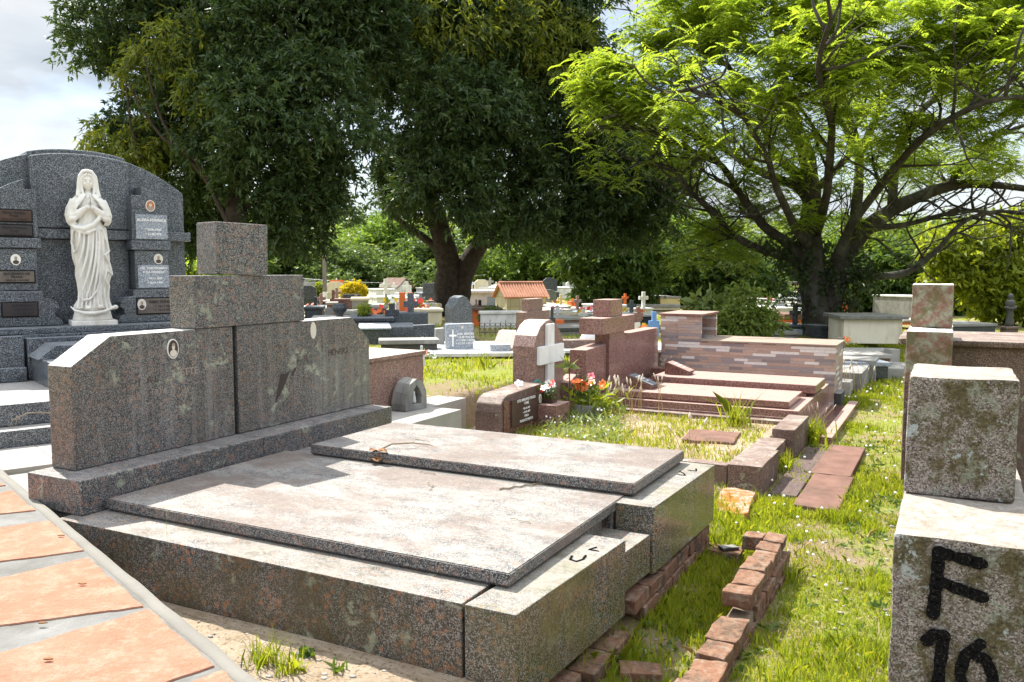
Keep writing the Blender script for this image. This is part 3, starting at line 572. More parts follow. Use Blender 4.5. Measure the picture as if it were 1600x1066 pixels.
for k, (b0, a0, lb) in enumerate([(-1.16, 1.26, 'thin curved twig on the lower lid beside the twig heap'), (-.55, 1.30, 'string of dry straw along the joint between the two lids'), (-.98, 1.02, 'tiny twisted twig with forked end on the lower lid'), (-.36, .74, 'tiny dark twig near the outer corner of the lower lid')]):
    f = MB(); n = 14; f.tube([(-.05 + .10 * i / n, .004 * math.sin(i * .8 + k), .004 + .003 * abs(math.sin(i * .7))) for i in range(n + 1)], .0018, 5)
    if k == 1: f.tube([(-.2 + .3 * i / n, .02 + .01 * math.sin(i * 2.1), .006) for i in range(n + 1)], .004, 5)
    if k == 2: f.tube([(.02, 0, .004), (.06, .03, .012), (.09, .025, .008)], .002, 5)
    tag(place(part('twig_piece', f, 'dead_wood'), W(a0, b0, .358), YAW + k), lb, 'twig', 'twigs on the lower lid')

# ============================================================ STATUE MONUMENT
MS = Vector((-3.6819, 7.4, 0)); MR = R(40)
t = thing('statue_monument', 'tall dark blue granite family tomb with arched top, plaques and niche behind the white statue', 'tomb', MS, MR)
c0 = -.065
def arc(x): u = (x - c0) / .885; return 2.41 - .30 * abs(u) ** 2.3
xs = list(np.linspace(-.95, .82, 26))
f = MB(); f.prism([(-.95, .5)] + [(x, arc(x)) for x in xs] + [(.82, .5)], 'y', .0, .30, .008); part('back_wall', f, 'blue_granite', t)
xs = list(np.linspace(-.45, .32, 16))
f = MB(); f.prism([(-.45, 1.76)] + [(x, arc(x) - .02) for x in xs] + [(.32, 1.76)], 'y', -.09, -.003, .012); part('upper_panel', f, 'blue_granite', t)
f = MB(); f.prism([(-.455, 2.3)] + [(x, arc(x) + .025) for x in xs] + [(.325, 2.3)], 'y', .0, .31, .01); part('cap', f, 'blue_granite', t)
f = MB(); f.box(-.97, .84, -.11, -.004, 1.67, 1.75, .006); part('band', f, 'blue_granite', t)
f = MB(); f.box(-.44, .31, -.05, -.003, .95, 1.665, .005); part('lower_panel', f, 'blue_granite', t)
def pedestal(sg):
    X = lambda u: c0 + sg * u
    def bx(m, u0, u1, *r): a, b = sorted((X(u0), X(u1))); m.box(a, b, *r)
    f = MB(); pts = [(X(u), z) for u, z in [(.365, 1.67), (.365, 2.06), (.452, 2.06), (.452, 2.14), (.55, 2.10), (.67, 2.03), (.67, 1.67)]]; f.prism(pts, 'y', -.2, -.004, .006); a = part('upper_tier', f, 'blue_granite', t)
    f = MB(); bx(f, .35, .69, -.225, -.004, 1.585, 1.665, .006); part('cornice', f, 'blue_granite', t)
    f = MB(); bx(f, .38, .665, -.2, -.004, 1.24, 1.58, .006); b = part('middle_tier', f, 'blue_granite', t)
    f = MB(); bx(f, .35, .70, -.225, -.004, 1.17, 1.235, .012); part('cornice', f, 'blue_granite', t)
    sc = [(.74, .95), (.21, .95), (.23, 1.0), (.27, 1.02), (.27, 1.06), (.235, 1.09), (.245, 1.13), (.29, 1.165), (.35, 1.18), (.74, 1.18)]
    f = MB(); f.prism([(X(u), z) for u, z in sc], 'y', -.235, -.004, .006); c = part('scroll_foot', f, 'blue_granite', t)
    return a, b, c
RU, RM, RF = pedestal(1); LU, LM, LF = pedestal(-1)
f = MB(); f.box(-.95, .83, -.48, -.004, .90, .946, .006); part('ledge', f, 'blue_granite', t)
f = MB(); f.box(-.95, -.64, -.60, 0, .55, .895, .006); f.box(-.635, .83, -.5, 0, .55, .897, .005); part('base', f, 'blue_granite', t)
f = MB(); f.rough_box(-1.1, -.64, -.68, -.605, .552, .66, .004, 2, .012); part('base_moulding', f, 'blue_granite', t)
f = MB(); f.box(-.62, .5, -.62, -.505, .552, .875, .006); f.box(-.60, .5, -1.45, -.625, .552, .74, .006); f.prism([(-.625, .74), (-.5, .84), (.5, .84), (.5, .74)], 'y', -1.0, -.622, .004); part('tomb_box', f, 'blue_granite', t)
f = MB(); f.box(-2.2, .78, -1.88, -.01, .407, .549, .006); part('platform', f, 'blue_granite_step', t)
f = MB(); f.box(-2.2, .76, -2.04, -.1, .27, .405, .006); part('platform', f, 'blue_granite_step', t, label='lower step of the platform')
f = MB(); f.box(-2.4, -.86, -2.70, -2.045, .0, .30, .004); f.box(-.857, -.2, -2.72, -2.045, .0, .299, .004); tag(place(part('pavement_apron', f, 'paving'), MS, MR), kind='structure')
def plaque(parent, x0, x1, z0, z1, y, mat, lines, lmat, edge='dark_hollow'):
    f = MB(); f.box(x0 - .012, x1 + .012, y, y + .012, z0 - .012, z1 + .012, .003); fr = part('plaque_frame', f, edge, parent)
    f = MB(); f.box(x0, x1, y - .012, y - .001, z0, z1, .003); p = part('plaque', f, mat, parent)
    for cx, z, s, txt in lines: lettering(txt, s, lmat, p, T(cx, y - .0135, z) @ FACE_NEG_Y, depth=.0008, bold=.0008)
    return p
m = (-.71 - .47) / 2 + .01
plaque(LU, -.735, -.475, 1.80, 1.885, -.206, 'bronze_plaque', [(m - .02, 1.857, .030, 'Mario Bolzan'), (m - .02, 1.833, .030, 'Fraga'), (m - .02, 1.808, .016, '* 02-06-1914  + 12-09-1994')], 'dark_letter')
plaque(LU, -.735, -.475, 1.685, 1.765, -.206, 'dark_plaque', [(m - .02, 1.738, .030, 'Maria Fonseca'), (m - .02, 1.712, .030, 'Fraga'), (m - .02, 1.69, .014, '* 10-10-1916  + 20-12-1996')], 'dark_letter')
portrait(LM, -.60, -.2005, 1.49, .037, .045, 'y', 'porcelain', 'photo_mid', 'photo_dark')
plaque(LM, -.725, -.475, 1.31, 1.395, -.206, 'brass', [(m - .02, 1.368, .026, 'SATURNINO DE'), (m - .02, 1.343, .026, 'FRAGA'), (m - .02, 1.318, .018, '* 07-01-12 + 15-7-1967')], 'dark_letter')
plaque(LF, -.715, -.47, 1.035, 1.14, -.24, 'dark_plaque', [(m, 1.113, .028, 'Saul Fonseca'), (m + .01, 1.078, .026, '*  07.02.1914'), (m + .01, 1.047, .026, '+  01.03.1959')], 'dark_letter')
plaque(RU, .33, .60, 1.68, 1.895, -.203, 'light_grey_granite', [(.465, 1.835, .031, 'ALZIRA FONSECA'), (.475, 1.755, .026, '* 24.02.1904'), (.475, 1.715, .026, '+ 21.08.1974')], 'white_letter', 'blue_granite')
portrait(RU, .462, -.2005, 1.972, .040, .050, 'y', 'photo_orange', 'photo_pale', 'photo_mid')
portrait(RM, .515, -.2005, 1.505, .038, .046, 'y', 'photo_pale', 'photo_mid', 'photo_dark')
plaque(RM, .335, .60, 1.25, 1.45, -.203, 'light_grey_granite', [(.468, 1.415, .026, 'CEL. THEODOMIRO'), (.468, 1.38, .026, 'P. DA FONSECA'), (.475, 1.325, .025, '* 09.11.1879'), (.475, 1.288, .025, '+ 26.04.1965')], 'white_letter', 'blue_granite')
plaque(RF, .315, .66, 1.025, 1.155, -.24, 'brass', [(.53, 1.115, .034, 'REMY FONSECA'), (.53, 1.078, .026, '*  12-11-1907'), (.53, 1.045, .026, '+  16-12-1971')], 'dark_letter')
portrait(RF, .345, -.2525, 1.105, .036, .048, 'y', 'photo_pale', 'photo_mid', 'photo_dark')

# ---- the praying statue
t = thing('statue', 'white marble statue of a veiled woman praying, in front of the dark arched tomb', 'statue', MS + Vector((math.cos(MR) * -.07, math.sin(MR) * -.07, 0)) - Vector((-math.sin(MR), math.cos(MR), 0)) * .31 + Vector((0, 0, .947)), R(33)); t.scale = (.84, .90, .975)
B = MB()
prof = [(.14, -.165, .158, .12), (.17, -.16, .155, .115), (.22, -.127, .150, .105), (.29, -.122, .153, .10), (.36, -.13, .157, .10), (.43, -.143, .183, .105), (.50, -.135, .170, .105), (.57, -.152, .175, .11), (.64, -.155, .170, .115), (.70, -.155, .165, .115), (.78, -.160, .156, .115), (.83, -.16, .15, .11), (.88, -.12, .12, .10), (.95, -.11, .11, .09), (1.03, -.125, .125, .085), (1.08, -.12, .12, .07), (1.11, -.06, .06, .05), (1.135, -.035, .035, .035), (1.16, -.034, .034, .035)]
def ring_body(B, prof, n=160, nz=140, amp=.07):
    q = bmesh.new(); zs = np.linspace(prof[0][0], prof[-1][0], nz); P = np.array(prof); rings = []
    for z in zs:
        xl, xr, d = [float(np.interp(z, P[:, 0], P[:, i])) for i in (1, 2, 3)]; cx, rx = (xl + xr) / 2, (xr - xl) / 2; ring = []
        fade = max(0, min(1, (1.02 - z) / .12)) * (1 if z < .83 else .5)
        for k in range(n):
            a = 2 * math.pi * k / n
            w = math.sin(11 * a + 2.2 * math.sin(z * 5) + 1.2 * math.sin(3 * a)) * .5 + .35 * math.sin(19 * a - z * 7 + 2 * math.sin(2 * a)) + .3 * math.sin(5 * a + z * 9)
            w = 1 + amp * fade * (abs(w) ** .8 * (1 if w > 0 else -1)) * (.5 + .5 * min(1, (1.0 - z)))
            ring.append(q.verts.new((cx + rx * w * math.cos(a), d * w * math.sin(a), z)))
        rings.append(ring)
    for r0, r1 in zip(rings, rings[1:]):
        for k in range(n): q.faces.new((r0[k], r0[(k + 1) % n], r1[(k + 1) % n], r1[k]))
    q.faces.new(rings[0][::-1]); q.faces.new(rings[-1]); B._add(q)
ring_body(B, prof, amp=.10)
# mantle over the shoulders, open in front
def mantle(B, prof, a0, a1, th, n=90, sd=0, amp=.05):
    q = bmesh.new(); P = np.array(prof); zs = np.linspace(P[0, 0], P[-1, 0], 60); outr, inr = [], []
    for z in zs:
        rx, ry, o0, o1 = [float(np.interp(z, P[:, 0], P[:, i])) for i in (1, 2, 3, 4)]; ro, ri = [], []
        for k in range(n + 1):
            a = R(o0 + (o1 - o0) * k / n); w = 1 + amp * math.sin(13 * a + 6 * z + sd) + amp * .5 * math.sin(23 * a - 11 * z)
            ro.append(q.verts.new((rx * w * math.cos(a), ry * w * math.sin(a), z))); ri.append(q.verts.new(((rx * w - th) * math.cos(a), (ry * w - th) * math.sin(a), z)))
        outr.append(ro); inr.append(ri)
    for i in range(len(zs) - 1):
        for k in range(n):
            q.faces.new((outr[i][k], outr[i][k + 1], outr[i + 1][k + 1], outr[i + 1][k])); q.faces.new((inr[i][k], inr[i + 1][k], inr[i + 1][k + 1], inr[i][k + 1]))
        for k in (0, n): q.faces.new((outr[i][k], outr[i + 1][k], inr[i + 1][k], inr[i][k]))
    for i in (0, len(zs) - 1):
        for k in range(n): q.faces.new((outr[i][k], inr[i][k], inr[i][k + 1], outr[i][k + 1]))
    bmesh.ops.recalc_face_normals(q, faces=q.faces); B._add(q)
mantle(B, [(.85, .172, .125, -40, 222), (.88, .195, .135, -42, 224), (.935, .204, .14, -46, 228), (1.0, .188, .13, -52, 235), (1.05, .16, .115, -60, 243), (1.09, .118, .095, -70, 252), (1.115, .088, .08, -75, 256)], 0, 0, .02)
for sg in (-1, 1):
    B.tube([(sg * .12, .0, 1.06), (sg * .15, -.01, .98), (sg * .155, -.045, .92)], [.045, .05, .042], 14)
    B.tube([(sg * .15, -.05, .915), (sg * .10, -.09, .945), (sg * .045, -.118, .985), (sg * .018, -.128, 1.012)], [.04, .036, .024, .016], 14)
    B.tube([(sg * .165, -.06, .90), (sg * .13, -.095, .905), (sg * .1, -.11, .93)], [.03, .022, .012], 10)
# veil: arch round the face and the bulk behind it
B.ball((0, .03, 1.225), 1, (.083, .078, .098), 4)
for sg in (-1, 1): B.tube([(0, -.028, 1.312), (sg * .04, -.032, 1.302), (sg * .068, -.03, 1.265), (sg * .078, -.028, 1.21), (sg * .082, -.03, 1.15), (sg * .092, -.045, 1.09)], [.016, .017, .018, .019, .021, .024], 12)
B.tube([(-.06, .03, 1.12), (0, .05, 1.14), (.06, .03, 1.12)], .05, 12)
# head
B.ball((0, -.012, 1.215), 1, (.050, .058, .072), 4); B.ball((0, -.032, 1.172), 1, (.026, .028, .026), 3); B.tube([(0, -.064, 1.226), (0, -.076, 1.205), (0, -.080, 1.196)], [.005, .0075, .009], 8)
for sg in (-1, 1):
    B.ball((sg * .022, -.055, 1.198), 1, (.017, .012, .016), 3); B.tube([(sg * .008, -.068, 1.236), (sg * .022, -.067, 1.241), (sg * .036, -.056, 1.234)], [.004, .005, .003], 6); B.ball((sg * .021, -.0605, 1.222), 1, (.011, .007, .006), 3)
    B.tube([(sg * .006, -.055, 1.282), (sg * .03, -.052, 1.268), (sg * .05, -.04, 1.24), (sg * .055, -.035, 1.19), (sg * .052, -.045, 1.14), (sg * .045, -.06, 1.11)], [.012, .013, .013, .013, .014, .01], 10)
B.tube([(-.013, -.066, 1.183), (0, -.071, 1.184), (.013, -.066, 1.183)], [.003, .0055, .003], 8); B.tube([(-.011, -.065, 1.176), (0, -.069, 1.175), (.011, -.065, 1.176)], [.003, .0055, .003], 8)
# draped folds across the front
def fold(pts, r): B.tube([(x, y, z) for x, y, z in pts], r, 8)
fold([(-.165, -.03, .855), (-.13, -.10, .825), (-.06, -.135, .815), (.02, -.135, .85), (.07, -.12, .90), (.10, -.10, .945)], [.016, .022, .026, .024, .02, .014])
fold([(-.16, -.04, .83), (-.10, -.115, .79), (-.03, -.135, .785), (.05, -.13, .82)], [.014, .018, .018, .012])
for k, (x0, x1, z1) in enumerate([(-.10, -.125, .66), (-.06, -.12, .52), (-.02, -.115, .40), (.02, -.10, .29), (.05, -.06, .24), (.075, -.01, .235)]):
    fold([(x0 + (x1 - x0) * f_ * f_, -.118 - .012 * math.sin(f_ * 3.14), .80 - (.80 - z1) * f_) for f_ in np.linspace(0, 1, 9)], [.008 + .005 * math.sin(3.14 * f_) for f_ in np.linspace(0, 1, 9)])
hem = [(.10, -.09, .82), (.145, -.075, .72), (.16, -.07, .63), (.12, -.11, .60), (.165, -.06, .52), (.185, -.05, .43), (.13, -.10, .47), (.11, -.11, .40), (.15, -.08, .33), (.14, -.08, .27)]
fold(hem, [.012, .013, .014, .010, .013, .014, .011, .010, .012, .008])
fold([(-.155, -.07, .80), (-.165, -.05, .70), (-.15, -.075, .62), (-.115, -.105, .66)], [.012, .012, .012, .008])
fold([(-.13, -.07, .25), (-.09, -.115, .215), (-.03, -.125, .225), (.03, -.12, .29), (.06, -.115, .37), (.065, -.115, .45)], [.01, .012, .011, .010, .009, .008])
for k in range(9):
    x = -.125 + .032 * k; fold([(x, -.10 - .02 * math.sin(k), .30 + .02 * math.sin(k * 2)), (x * 1.08, -.115, .2), (x * 1.18, -.125, .145)], [.006, .010, .012])
# crescent and cloud at her feet
B.ball((0, .0, .135), 1, (.165, .12, .045), 4)
fold([(-.205, -.10, .165), (-.17, -.125, .13), (-.09, -.15, .108), (0, -.155, .104), (.09, -.15, .118), (.15, -.13, .14), (.185, -.115, .152)], [.005, .011, .016, .017, .016, .013, .018])
B.ball((.195, -.11, .152), 1, (.028, .022, .02), 3)
for k in range(8): B.ball((-.13 + .037 * k, -.10 + .02 * math.sin(k * 2.2), .15 + .008 * math.sin(k * 3)), 1, (.028, .026, .02), 2)
me = bpy.data.meshes.new('figure'); B.bm.to_mesh(me); B.bm.free(); ob = bpy.data.objects.new('t', me); COL.objects.link(ob)
rm = ob.modifiers.new('r', 'REMESH'); rm.mode = 'VOXEL'; rm.voxel_size = .0036; rm.use_smooth_shade = True; sm_ = ob.modifiers.new('s', 'SMOOTH'); sm_.factor = .5; sm_.iterations = 2
me2 = bpy.data.meshes.new_from_object(ob.evaluated_get(bpy.context.evaluated_depsgraph_get())); bpy.data.objects.remove(ob); me2.name = 'figure'
link('figure', me2, 'white_marble', t, True)
for sg in (-1, 1):
    H_ = MB(); q = Matrix.Translation((0, -.134, 1.012)) @ Matrix.Rotation(R(-4), 4, 'X')
    H_.ball((sg * .0105, 0, .022), 1, (.0095, .021, .034), 3); H_.tube([(sg * .012, -.012, .0), (sg * .02, .0, -.03)], [.015, .017], 10)
    for j, (y, L_) in enumerate([(-.015, .052), (-.005, .062), (.005, .058), (.014, .045)]):
        H_.tube([(sg * .009, y, .04), (sg * .0075, y * .95, .04 + L_ * .5), (sg * .005, y * .85, .04 + L_)], [.0062, .0058, .0042], 8)
    H_.tube([(sg * .012, -.018, .012), (sg * .010, -.030, .03), (sg * .007, -.030, .052)], [.0072, .0065, .0045], 8); H_.xf(q)
    part('hand', H_, 'white_marble', t, True)
for sg in (-1, 1):
    f = MB(); f.ball((sg * .0205, -.0665, 1.2225), 1, (.0062, .0022, .003), 2); part('eye', f, 'grey_concrete', t, True)
f = MB(); f.lathe([(.0, .043), (.178, .043), (.182, .052), (.178, .062), (.170, .09), (.162, .115), (.13, .125)], 56, sy=.8); part('drum', f, 'white_marble', t, True)
f = MB(); f.box(-.205, .205, -.16, .16, 0, .043, .007); part('plinth', f, 'white_marble', t)

# twig on the monument step
f = MB(); f.tube([(-.10, 0, 0), (-.085, .0, .055), (-.03, 0, .085), (.05, .0, .08), (.13, .0, .07)], [.002, .003, .004, .004, .003], 6); f.tube([(-.13, 0, .0), (-.11, .0, .05), (-.06, 0, .075)], .0025, 6); f.tube([(.08, 0, .078), (.12, 0, .06), (.15, 0, .03)], .0025, 6)
tag(place(part('twig_bent', f, 'dead_wood'), MS + Vector((math.cos(MR) * -.85, math.sin(MR) * -.85, 0)) - Vector((-math.sin(MR), math.cos(MR), 0)) * 1.96 + Vector((0, 0, .41)), MR), 'pale bent twig lying on the lower granite step of the statue tomb', 'twig')

# ============================================================ SMALL THINGS BEHIND THE HEADBOARD
t = thing('low_pink_tomb', 'plain low pink granite block tomb just past the end of the big headboard', 'tomb', NC, YAW)
f = MB(); f.box(-3.75, -2.72, 2.66, 3.585, .30, .70, .006); part('body', f, 'pink_granite', t)
f = MB(); f.box(-3.77, -2.70, 2.64, 3.60, .702, .735, .006); part('lid', f, 'pink_granite', t)
t = thing('concrete_tomb', 'stained grey concrete tomb edge behind the plain pink block', 'tomb', W(3.95, -4.2, 0), YAW)
f = MB(); f.rough_box(-.55, .25, -.25, .35, 0, .66, .006, 2, .02); part('body', f, 'grey_concrete', t); f = MB(); f.rough_box(-.6, .3, -.3, .38, .66, .71, .005, 2, .01); part('lid', f, 'pale_concrete', t)
t = thing('niche_shrine', 'little cast stone shrine with a pointed niche leaning against the pink block', 'shrine', W(3.22, -2.62, .30), YAW + R(-6))
arch_o = [(-.14, 0), (-.15, .06), (-.125, .15), (-.08, .22), (0, .255), (.08, .22), (.12, .15), (.13, .06), (.125, 0)]
arch_i = [(-.055, .045), (-.06, .11), (-.035, .16), (0, .20), (.035, .16), (.06, .11), (.055, .045)]
f = MB(); q = bmesh.new(); o0 = [q.verts.new((.09, y, z)) for y, z in arch_o]
for y, z in arch_o: pass
q.free(); f.prism(arch_o, 'x', -.06, .02, .012); part('back', f, 'grey_concrete', t)
f = MB()
oo = [(arch_o[i][0] * .95, arch_o[i][1] * .97) for i in range(9)]; ii = [arch_i[min(6, max(0, round(i * 6 / 8)))] for i in range(9)]
for i in range(8): f.prism([oo[i], oo[i + 1], ii[i + 1], ii[i]] if ii[i] != ii[i + 1] else [oo[i], oo[i + 1], ii[i]], 'x', .018, .085, .003)
f.prism([oo[0], ii[0], ii[8], oo[8]], 'x', .018, .085, .003); part('arched_frame', f, 'grey_concrete', t)
f = MB(); f.prism(arch_i, 'x', .0195, .0215, 0); part('hollow', f, 'dark_hollow', t)
f = MB(); f.lathe([(.012, 0), (.022, .01), (.016, .05), (.012, .075), (.013, .09), (.004, .1)], 14, (.045, .005, .05)); part('figurine', f, 'aged_white_stone', t, True)

# ---- arched headstone with white cross
t = thing('arched_headstone', 'pink granite arched headstone with a tall white marble cross on its face', 'headstone', NC, YAW)
pts = [(4.655, -.05), (4.655, .70), (4.70, .80), (4.79, .885), (4.90, .93), (5.0, .935), (5.10, .90), (5.20, .83), (5.29, .73), (5.315, .70), (5.315, -.05)]
f = MB(); f.prism(pts, 'x', -2.43, -2.20, .008); part('slab', f, 'pink_granite', t)
f = MB(); f.box(-2.198, -2.165, 4.872, 5.016, .10, .90, .004); c_ = part('marble_cross', f, 'cross_marble', t); f = MB(); f.box(-2.198, -2.158, 4.69, 5.225, .525, .695, .004); part('cross_bar', f, 'cross_marble', c_)
t = thing('low_headstone', 'small red brown headstone with rounded shoulder and engraved plaque, beside the arched one', 'headstone', NC, YAW)
f = MB(); f.prism([(3.79, -.05), (3.79, .22), (3.81, .29), (3.86, .335), (3.93, .355), (4.65, .375), (4.65, -.05)], 'x', -2.34, -2.10, .012); part('slab', f, 'worn_granite', t)
f = MB(); f.box(-2.098, -2.085, 3.84, 4.62, .03, .31, .002); p = part('front_panel', f, 'red_granite_polished', t)
f = MB(); f.box(-2.084, -2.068, 3.95, 4.52, .075, .305, .003); p = part('plaque', f, 'bronze_plaque', t)
for z, s_, tx in [(.272, .034, 'OTIL MARIANO FRAGA'), (.238, .034, 'TOME'), (.196, .026, '* 25-10-1907'), (.163, .026, '+ 18-09-1987'), (.130, .026, 'TERESA'), (.092, .030, 'FRAGA DE FREITAS')]: lettering(tx, s_, 'white_letter', p, T(-2.0675, 4.22, z) @ FACE_POS_X, depth=.0006, bold=.0005)
portrait(p, -2.0665, 4.49, .25, .026, .042, 'x', 'photo_pale', 'photo_mid')
# flowers
def flower(mb, c, r, n=5, tilt=None, cup=.25):
    m = Matrix.Translation(c) @ (tilt or Matrix.Identity(4))
    q = bmesh.new()
    for k in range(n):
        a = 2 * math.pi * k / n; d = Vector((math.cos(a), math.sin(a), 0)); s = Vector((-math.sin(a), math.cos(a), 0))
        P_ = [Vector((0, 0, 0)), d * r * .5 + s * r * .42 + Vector((0, 0, r * cup)), d * r * .92 + s * r * .25 + Vector((0, 0, r * cup * 1.2)), d * r + Vector((0, 0, r * cup)), d * r * .92 - s * r * .25 + Vector((0, 0, r * cup * 1.2)), d * r * .5 - s * r * .42 + Vector((0, 0, r * cup))]
        vs = [q.verts.new(p) for p in P_]; q.faces.new(vs)
    mb._add(q, m); return mb
def rtilt(): return Matrix.Rotation(random.uniform(-.9, .9) + .5, 4, 'X') @ Matrix.Rotation(random.uniform(-.8, .8), 4, 'Y') @ Matrix.Rotation(random.uniform(0, 6), 4, 'Z')
def rtilt_view(): return Matrix.Rotation(R(62) + random.gauss(0, .35), 4, 'X') @ Matrix.Rotation(random.gauss(0, .4), 4, 'Y') @ Matrix.Rotation(random.uniform(0, 6), 4, 'Z')
def bouquet(root, blooms, spread, h0, h1, r, leaf='mid_leaves', nl=60):
    base = Vector((0, 0, 0))
    for mat, n in blooms:
        for k in range(n):
            x, y, z = random.gauss(0, spread), random.gauss(0, spread), random.uniform(h0, h1); f = MB(); flower(f, (x, y, z), r * random.uniform(.8, 1.15), 5, rtilt_view()); fl = part('bloom', f, mat, root)
            f = MB(); f.ball((x, y, z), r * .2, (1, 1, .6), 1); part('bloom_centre', f, 'photo_dark' if mat == 'petal_white' else 'petal_yellow', fl)
            f = MB(); f.tube([(x * .2, y * .2, 0), (x * .7, y * .7, z * .6), (x, y, z)], .003, 4); part('stalk', f, 'mid_leaves', root)
    v = leaf_quads(rng, rng.normal(0, spread * .9, (nl, 3)) * [1, 1, .6] + [0, 0, (h0 + h1) * .42], .055, .022, .2); np_mesh('foliage', v, nl, 4, leaf, root)
def leaf_quads(g, P, L, Wd, droop=.3, jitter=.35, dirs=None):
    n = len(P); d = g.normal(size=(n, 3)) if dirs is None else dirs + g.normal(size=(n, 3)) * .45
    d[:, 2] -= droop * 1.6; d /= np.linalg.norm(d, axis=1, keepdims=True) + 1e-9
    u = np.cross(d, g.normal(size=(n, 3))); u /= np.linalg.norm(u, axis=1, keepdims=True) + 1e-9
    l = L * (1 + jitter * g.normal(size=(n, 1)).clip(-1.5, 1.5)); w = Wd * (1 + jitter * .5 * g.normal(size=(n, 1)).clip(-1.5, 1.5)); mid = P + d * l * .45
    nrm = np.cross(d, u) * l * .06
    return np.stack([P, mid + u * w * .5 + nrm, P + d * l, mid - u * w * .5 + nrm], 1).reshape(-1, 3)
t = thing('flower_box', 'square dark pink stone flower box with white and red flowers below the marble cross', 'planter', W(4.62, -2.03, 0), YAW)
f = MB(); f.box(-.14, .14, -.16, .14, -.01, .20, .005); part('box', f, 'red_granite', t); f = MB(); f.box(-.055, .055, -.06, .05, .2, .29, .01); part('inner_pot', f, 'bronze_plaque', t)
t = thing('white_bouquet', 'white flowers with dark centres, one red bloom and teal leaves standing in the stone box', 'flowers', W(4.60, -2.06, .2) , YAW)
bouquet(t, [('petal_white', 16), ('petal_red', 2), ('petal_blue', 3)], .085, .08, .20, .040, nl=50)
t = thing('orange_bouquet', 'orange and pink flowers with green leaves beside the stone flower box', 'flowers', W(5.05, -1.87, .12), YAW)
bouquet(t, [('petal_orange', 6), ('petal_red', 1), ('petal_pink', 2)], .07, .14, .28, .055, nl=160)
t = thing('leafy_plant', 'pale green broad leaved plant on a thin stem rising above the flowers', 'plant', W(4.98, -2.0, .1), YAW)
f = MB(); f.tube([(0, 0, 0), (.01, 0, .2), (0, .01, .42)], .006, 6); part('stem', f, 'mid_leaves', t)
P_ = np.zeros((16, 3)) + [0, .01, .40]; dd = np.array([[math.cos(k * .8), math.sin(k * .8), .35] for k in range(16)]); np_mesh('leaves', leaf_quads(rng, P_, .10, .045, .0, dirs=dd), 16, 4, 'pale_leaves', t)
t = thing('cement_pot', 'rough stone pot of leafy flowers with rounded shape between the box and tall grass', 'pot', W(5.12, -1.86, -.04), YAW)
f = MB(); f.lathe([(.08, 0), (.12, .04), (.135, .1), (.125, .17), (.11, .17), (.10, .14)], 20); part('pot', f, 'grey_concrete', t, True); np_mesh('foliage', leaf_quads(rng, rng.normal(0, .11, (220, 3)) * [1, 1, .5] + [.05, .05, .2], .1, .035, .1), 220, 4, 'yellow_green_leaves', t)
t = thing('small_red_headstone', 'small low red headstone with faint writing behind the orange flowers', 'headstone', W(5.45, -2.12, 0), YAW)
f = MB(); f.prism([(-.2, -.05), (-.2, .30), (.0, .36), (.24, .34), (.24, -.05)], 'x', -.12, 0, .008); p = part('slab', f, 'red_granite', t); f = MB(); f.box(.002, .012, -.12, .16, .12, .27, .002); part('plaque', f, 'dark_plaque', p)

# ============================================================ CURBED GRASS PLOT
t = thing('grave_kerb', 'weathered pink granite kerb around the overgrown plot, corner nearest the bare bricks', 'kerb', NC, YAW)
f = MB(); f.box(-2.2, -.16, 3.555, 3.66, -.17, .035, .006); part('short_kerb', f, 'worn_granite', t)
f = MB(); f.rough_box(-.155, .085, 3.55, 4.17, -.18, .05, .003, 3, .008, 3); part('long_kerb', f, 'worn_granite', t)
f = MB(); f.rough_box(-.17, .03, 4.18, 4.83, -.18, .015, .003, 3, .008, 5); part('long_kerb', f, 'worn_granite', t)
f = MB(); f.rough_box(-.09, .092, 4.84, 5.63, -.18, .09, .003, 3, .008, 7); part('kerb_post', f, 'worn_granite', t)
f = MB(); f.box(-2.2, -.12, 5.50, 5.60, -.1, .04, .006); part('short_kerb', f, 'worn_granite', t)
sb = MB(); sb.rough_box(-2.6, -.12, 3.62, 5.52, -.1, .0, .012, 8, .01, 4); tag(place(part('soil_bed', sb, 'sandy_soil'), NC, YAW), kind='structure')
f = MB(); f.rough_box(-.75, -.33, 4.38, 4.86, -.02, .028, .006, 3, .008, 9, .1); tag(place(part('sunken_stone', f, 'red_stone'), NC, YAW), 'flat reddish stone lying in the weeds inside the kerbed plot', 'stone')
for k, (a0, a1, b0, b1, lb) in enumerate([(4.30, 5.45, .30, .585, 'cracked flat red stone slab in the grass, farther of the two beside the kerb'), (3.30, 4.27, .33, .61, 'flat red stone slab in the grass, nearer of the two beside the kerb')]):
    f = MB(); f.rough_box(b0, b1, a0, a1, -.2, -.118, .004, 4, .008, k + 12); tag(place(part('flat_slab', f, 'red_stone'), NC, YAW), lb, 'slab', 'red slabs in the grass')
f = MB(); f.rough_box(.12, .31, 3.6, 5.35, -.2, -.135, .006, 4, .01, 22); tag(place(part('kerb_footing', f, 'worn_granite_dark'), NC, YAW), 'dark sunken footing strip between the kerb and the red slabs', 'footing')
f = MB(); f.rough_box(-.13, .10, 2.85, 3.45, -.2, -.095, .012, 4, .02, 31, .12); tag(place(part('mossy_stone', f, 'mossy_stone'), NC, YAW), 'flat stone covered in orange moss beside the kerb corner', 'stone')
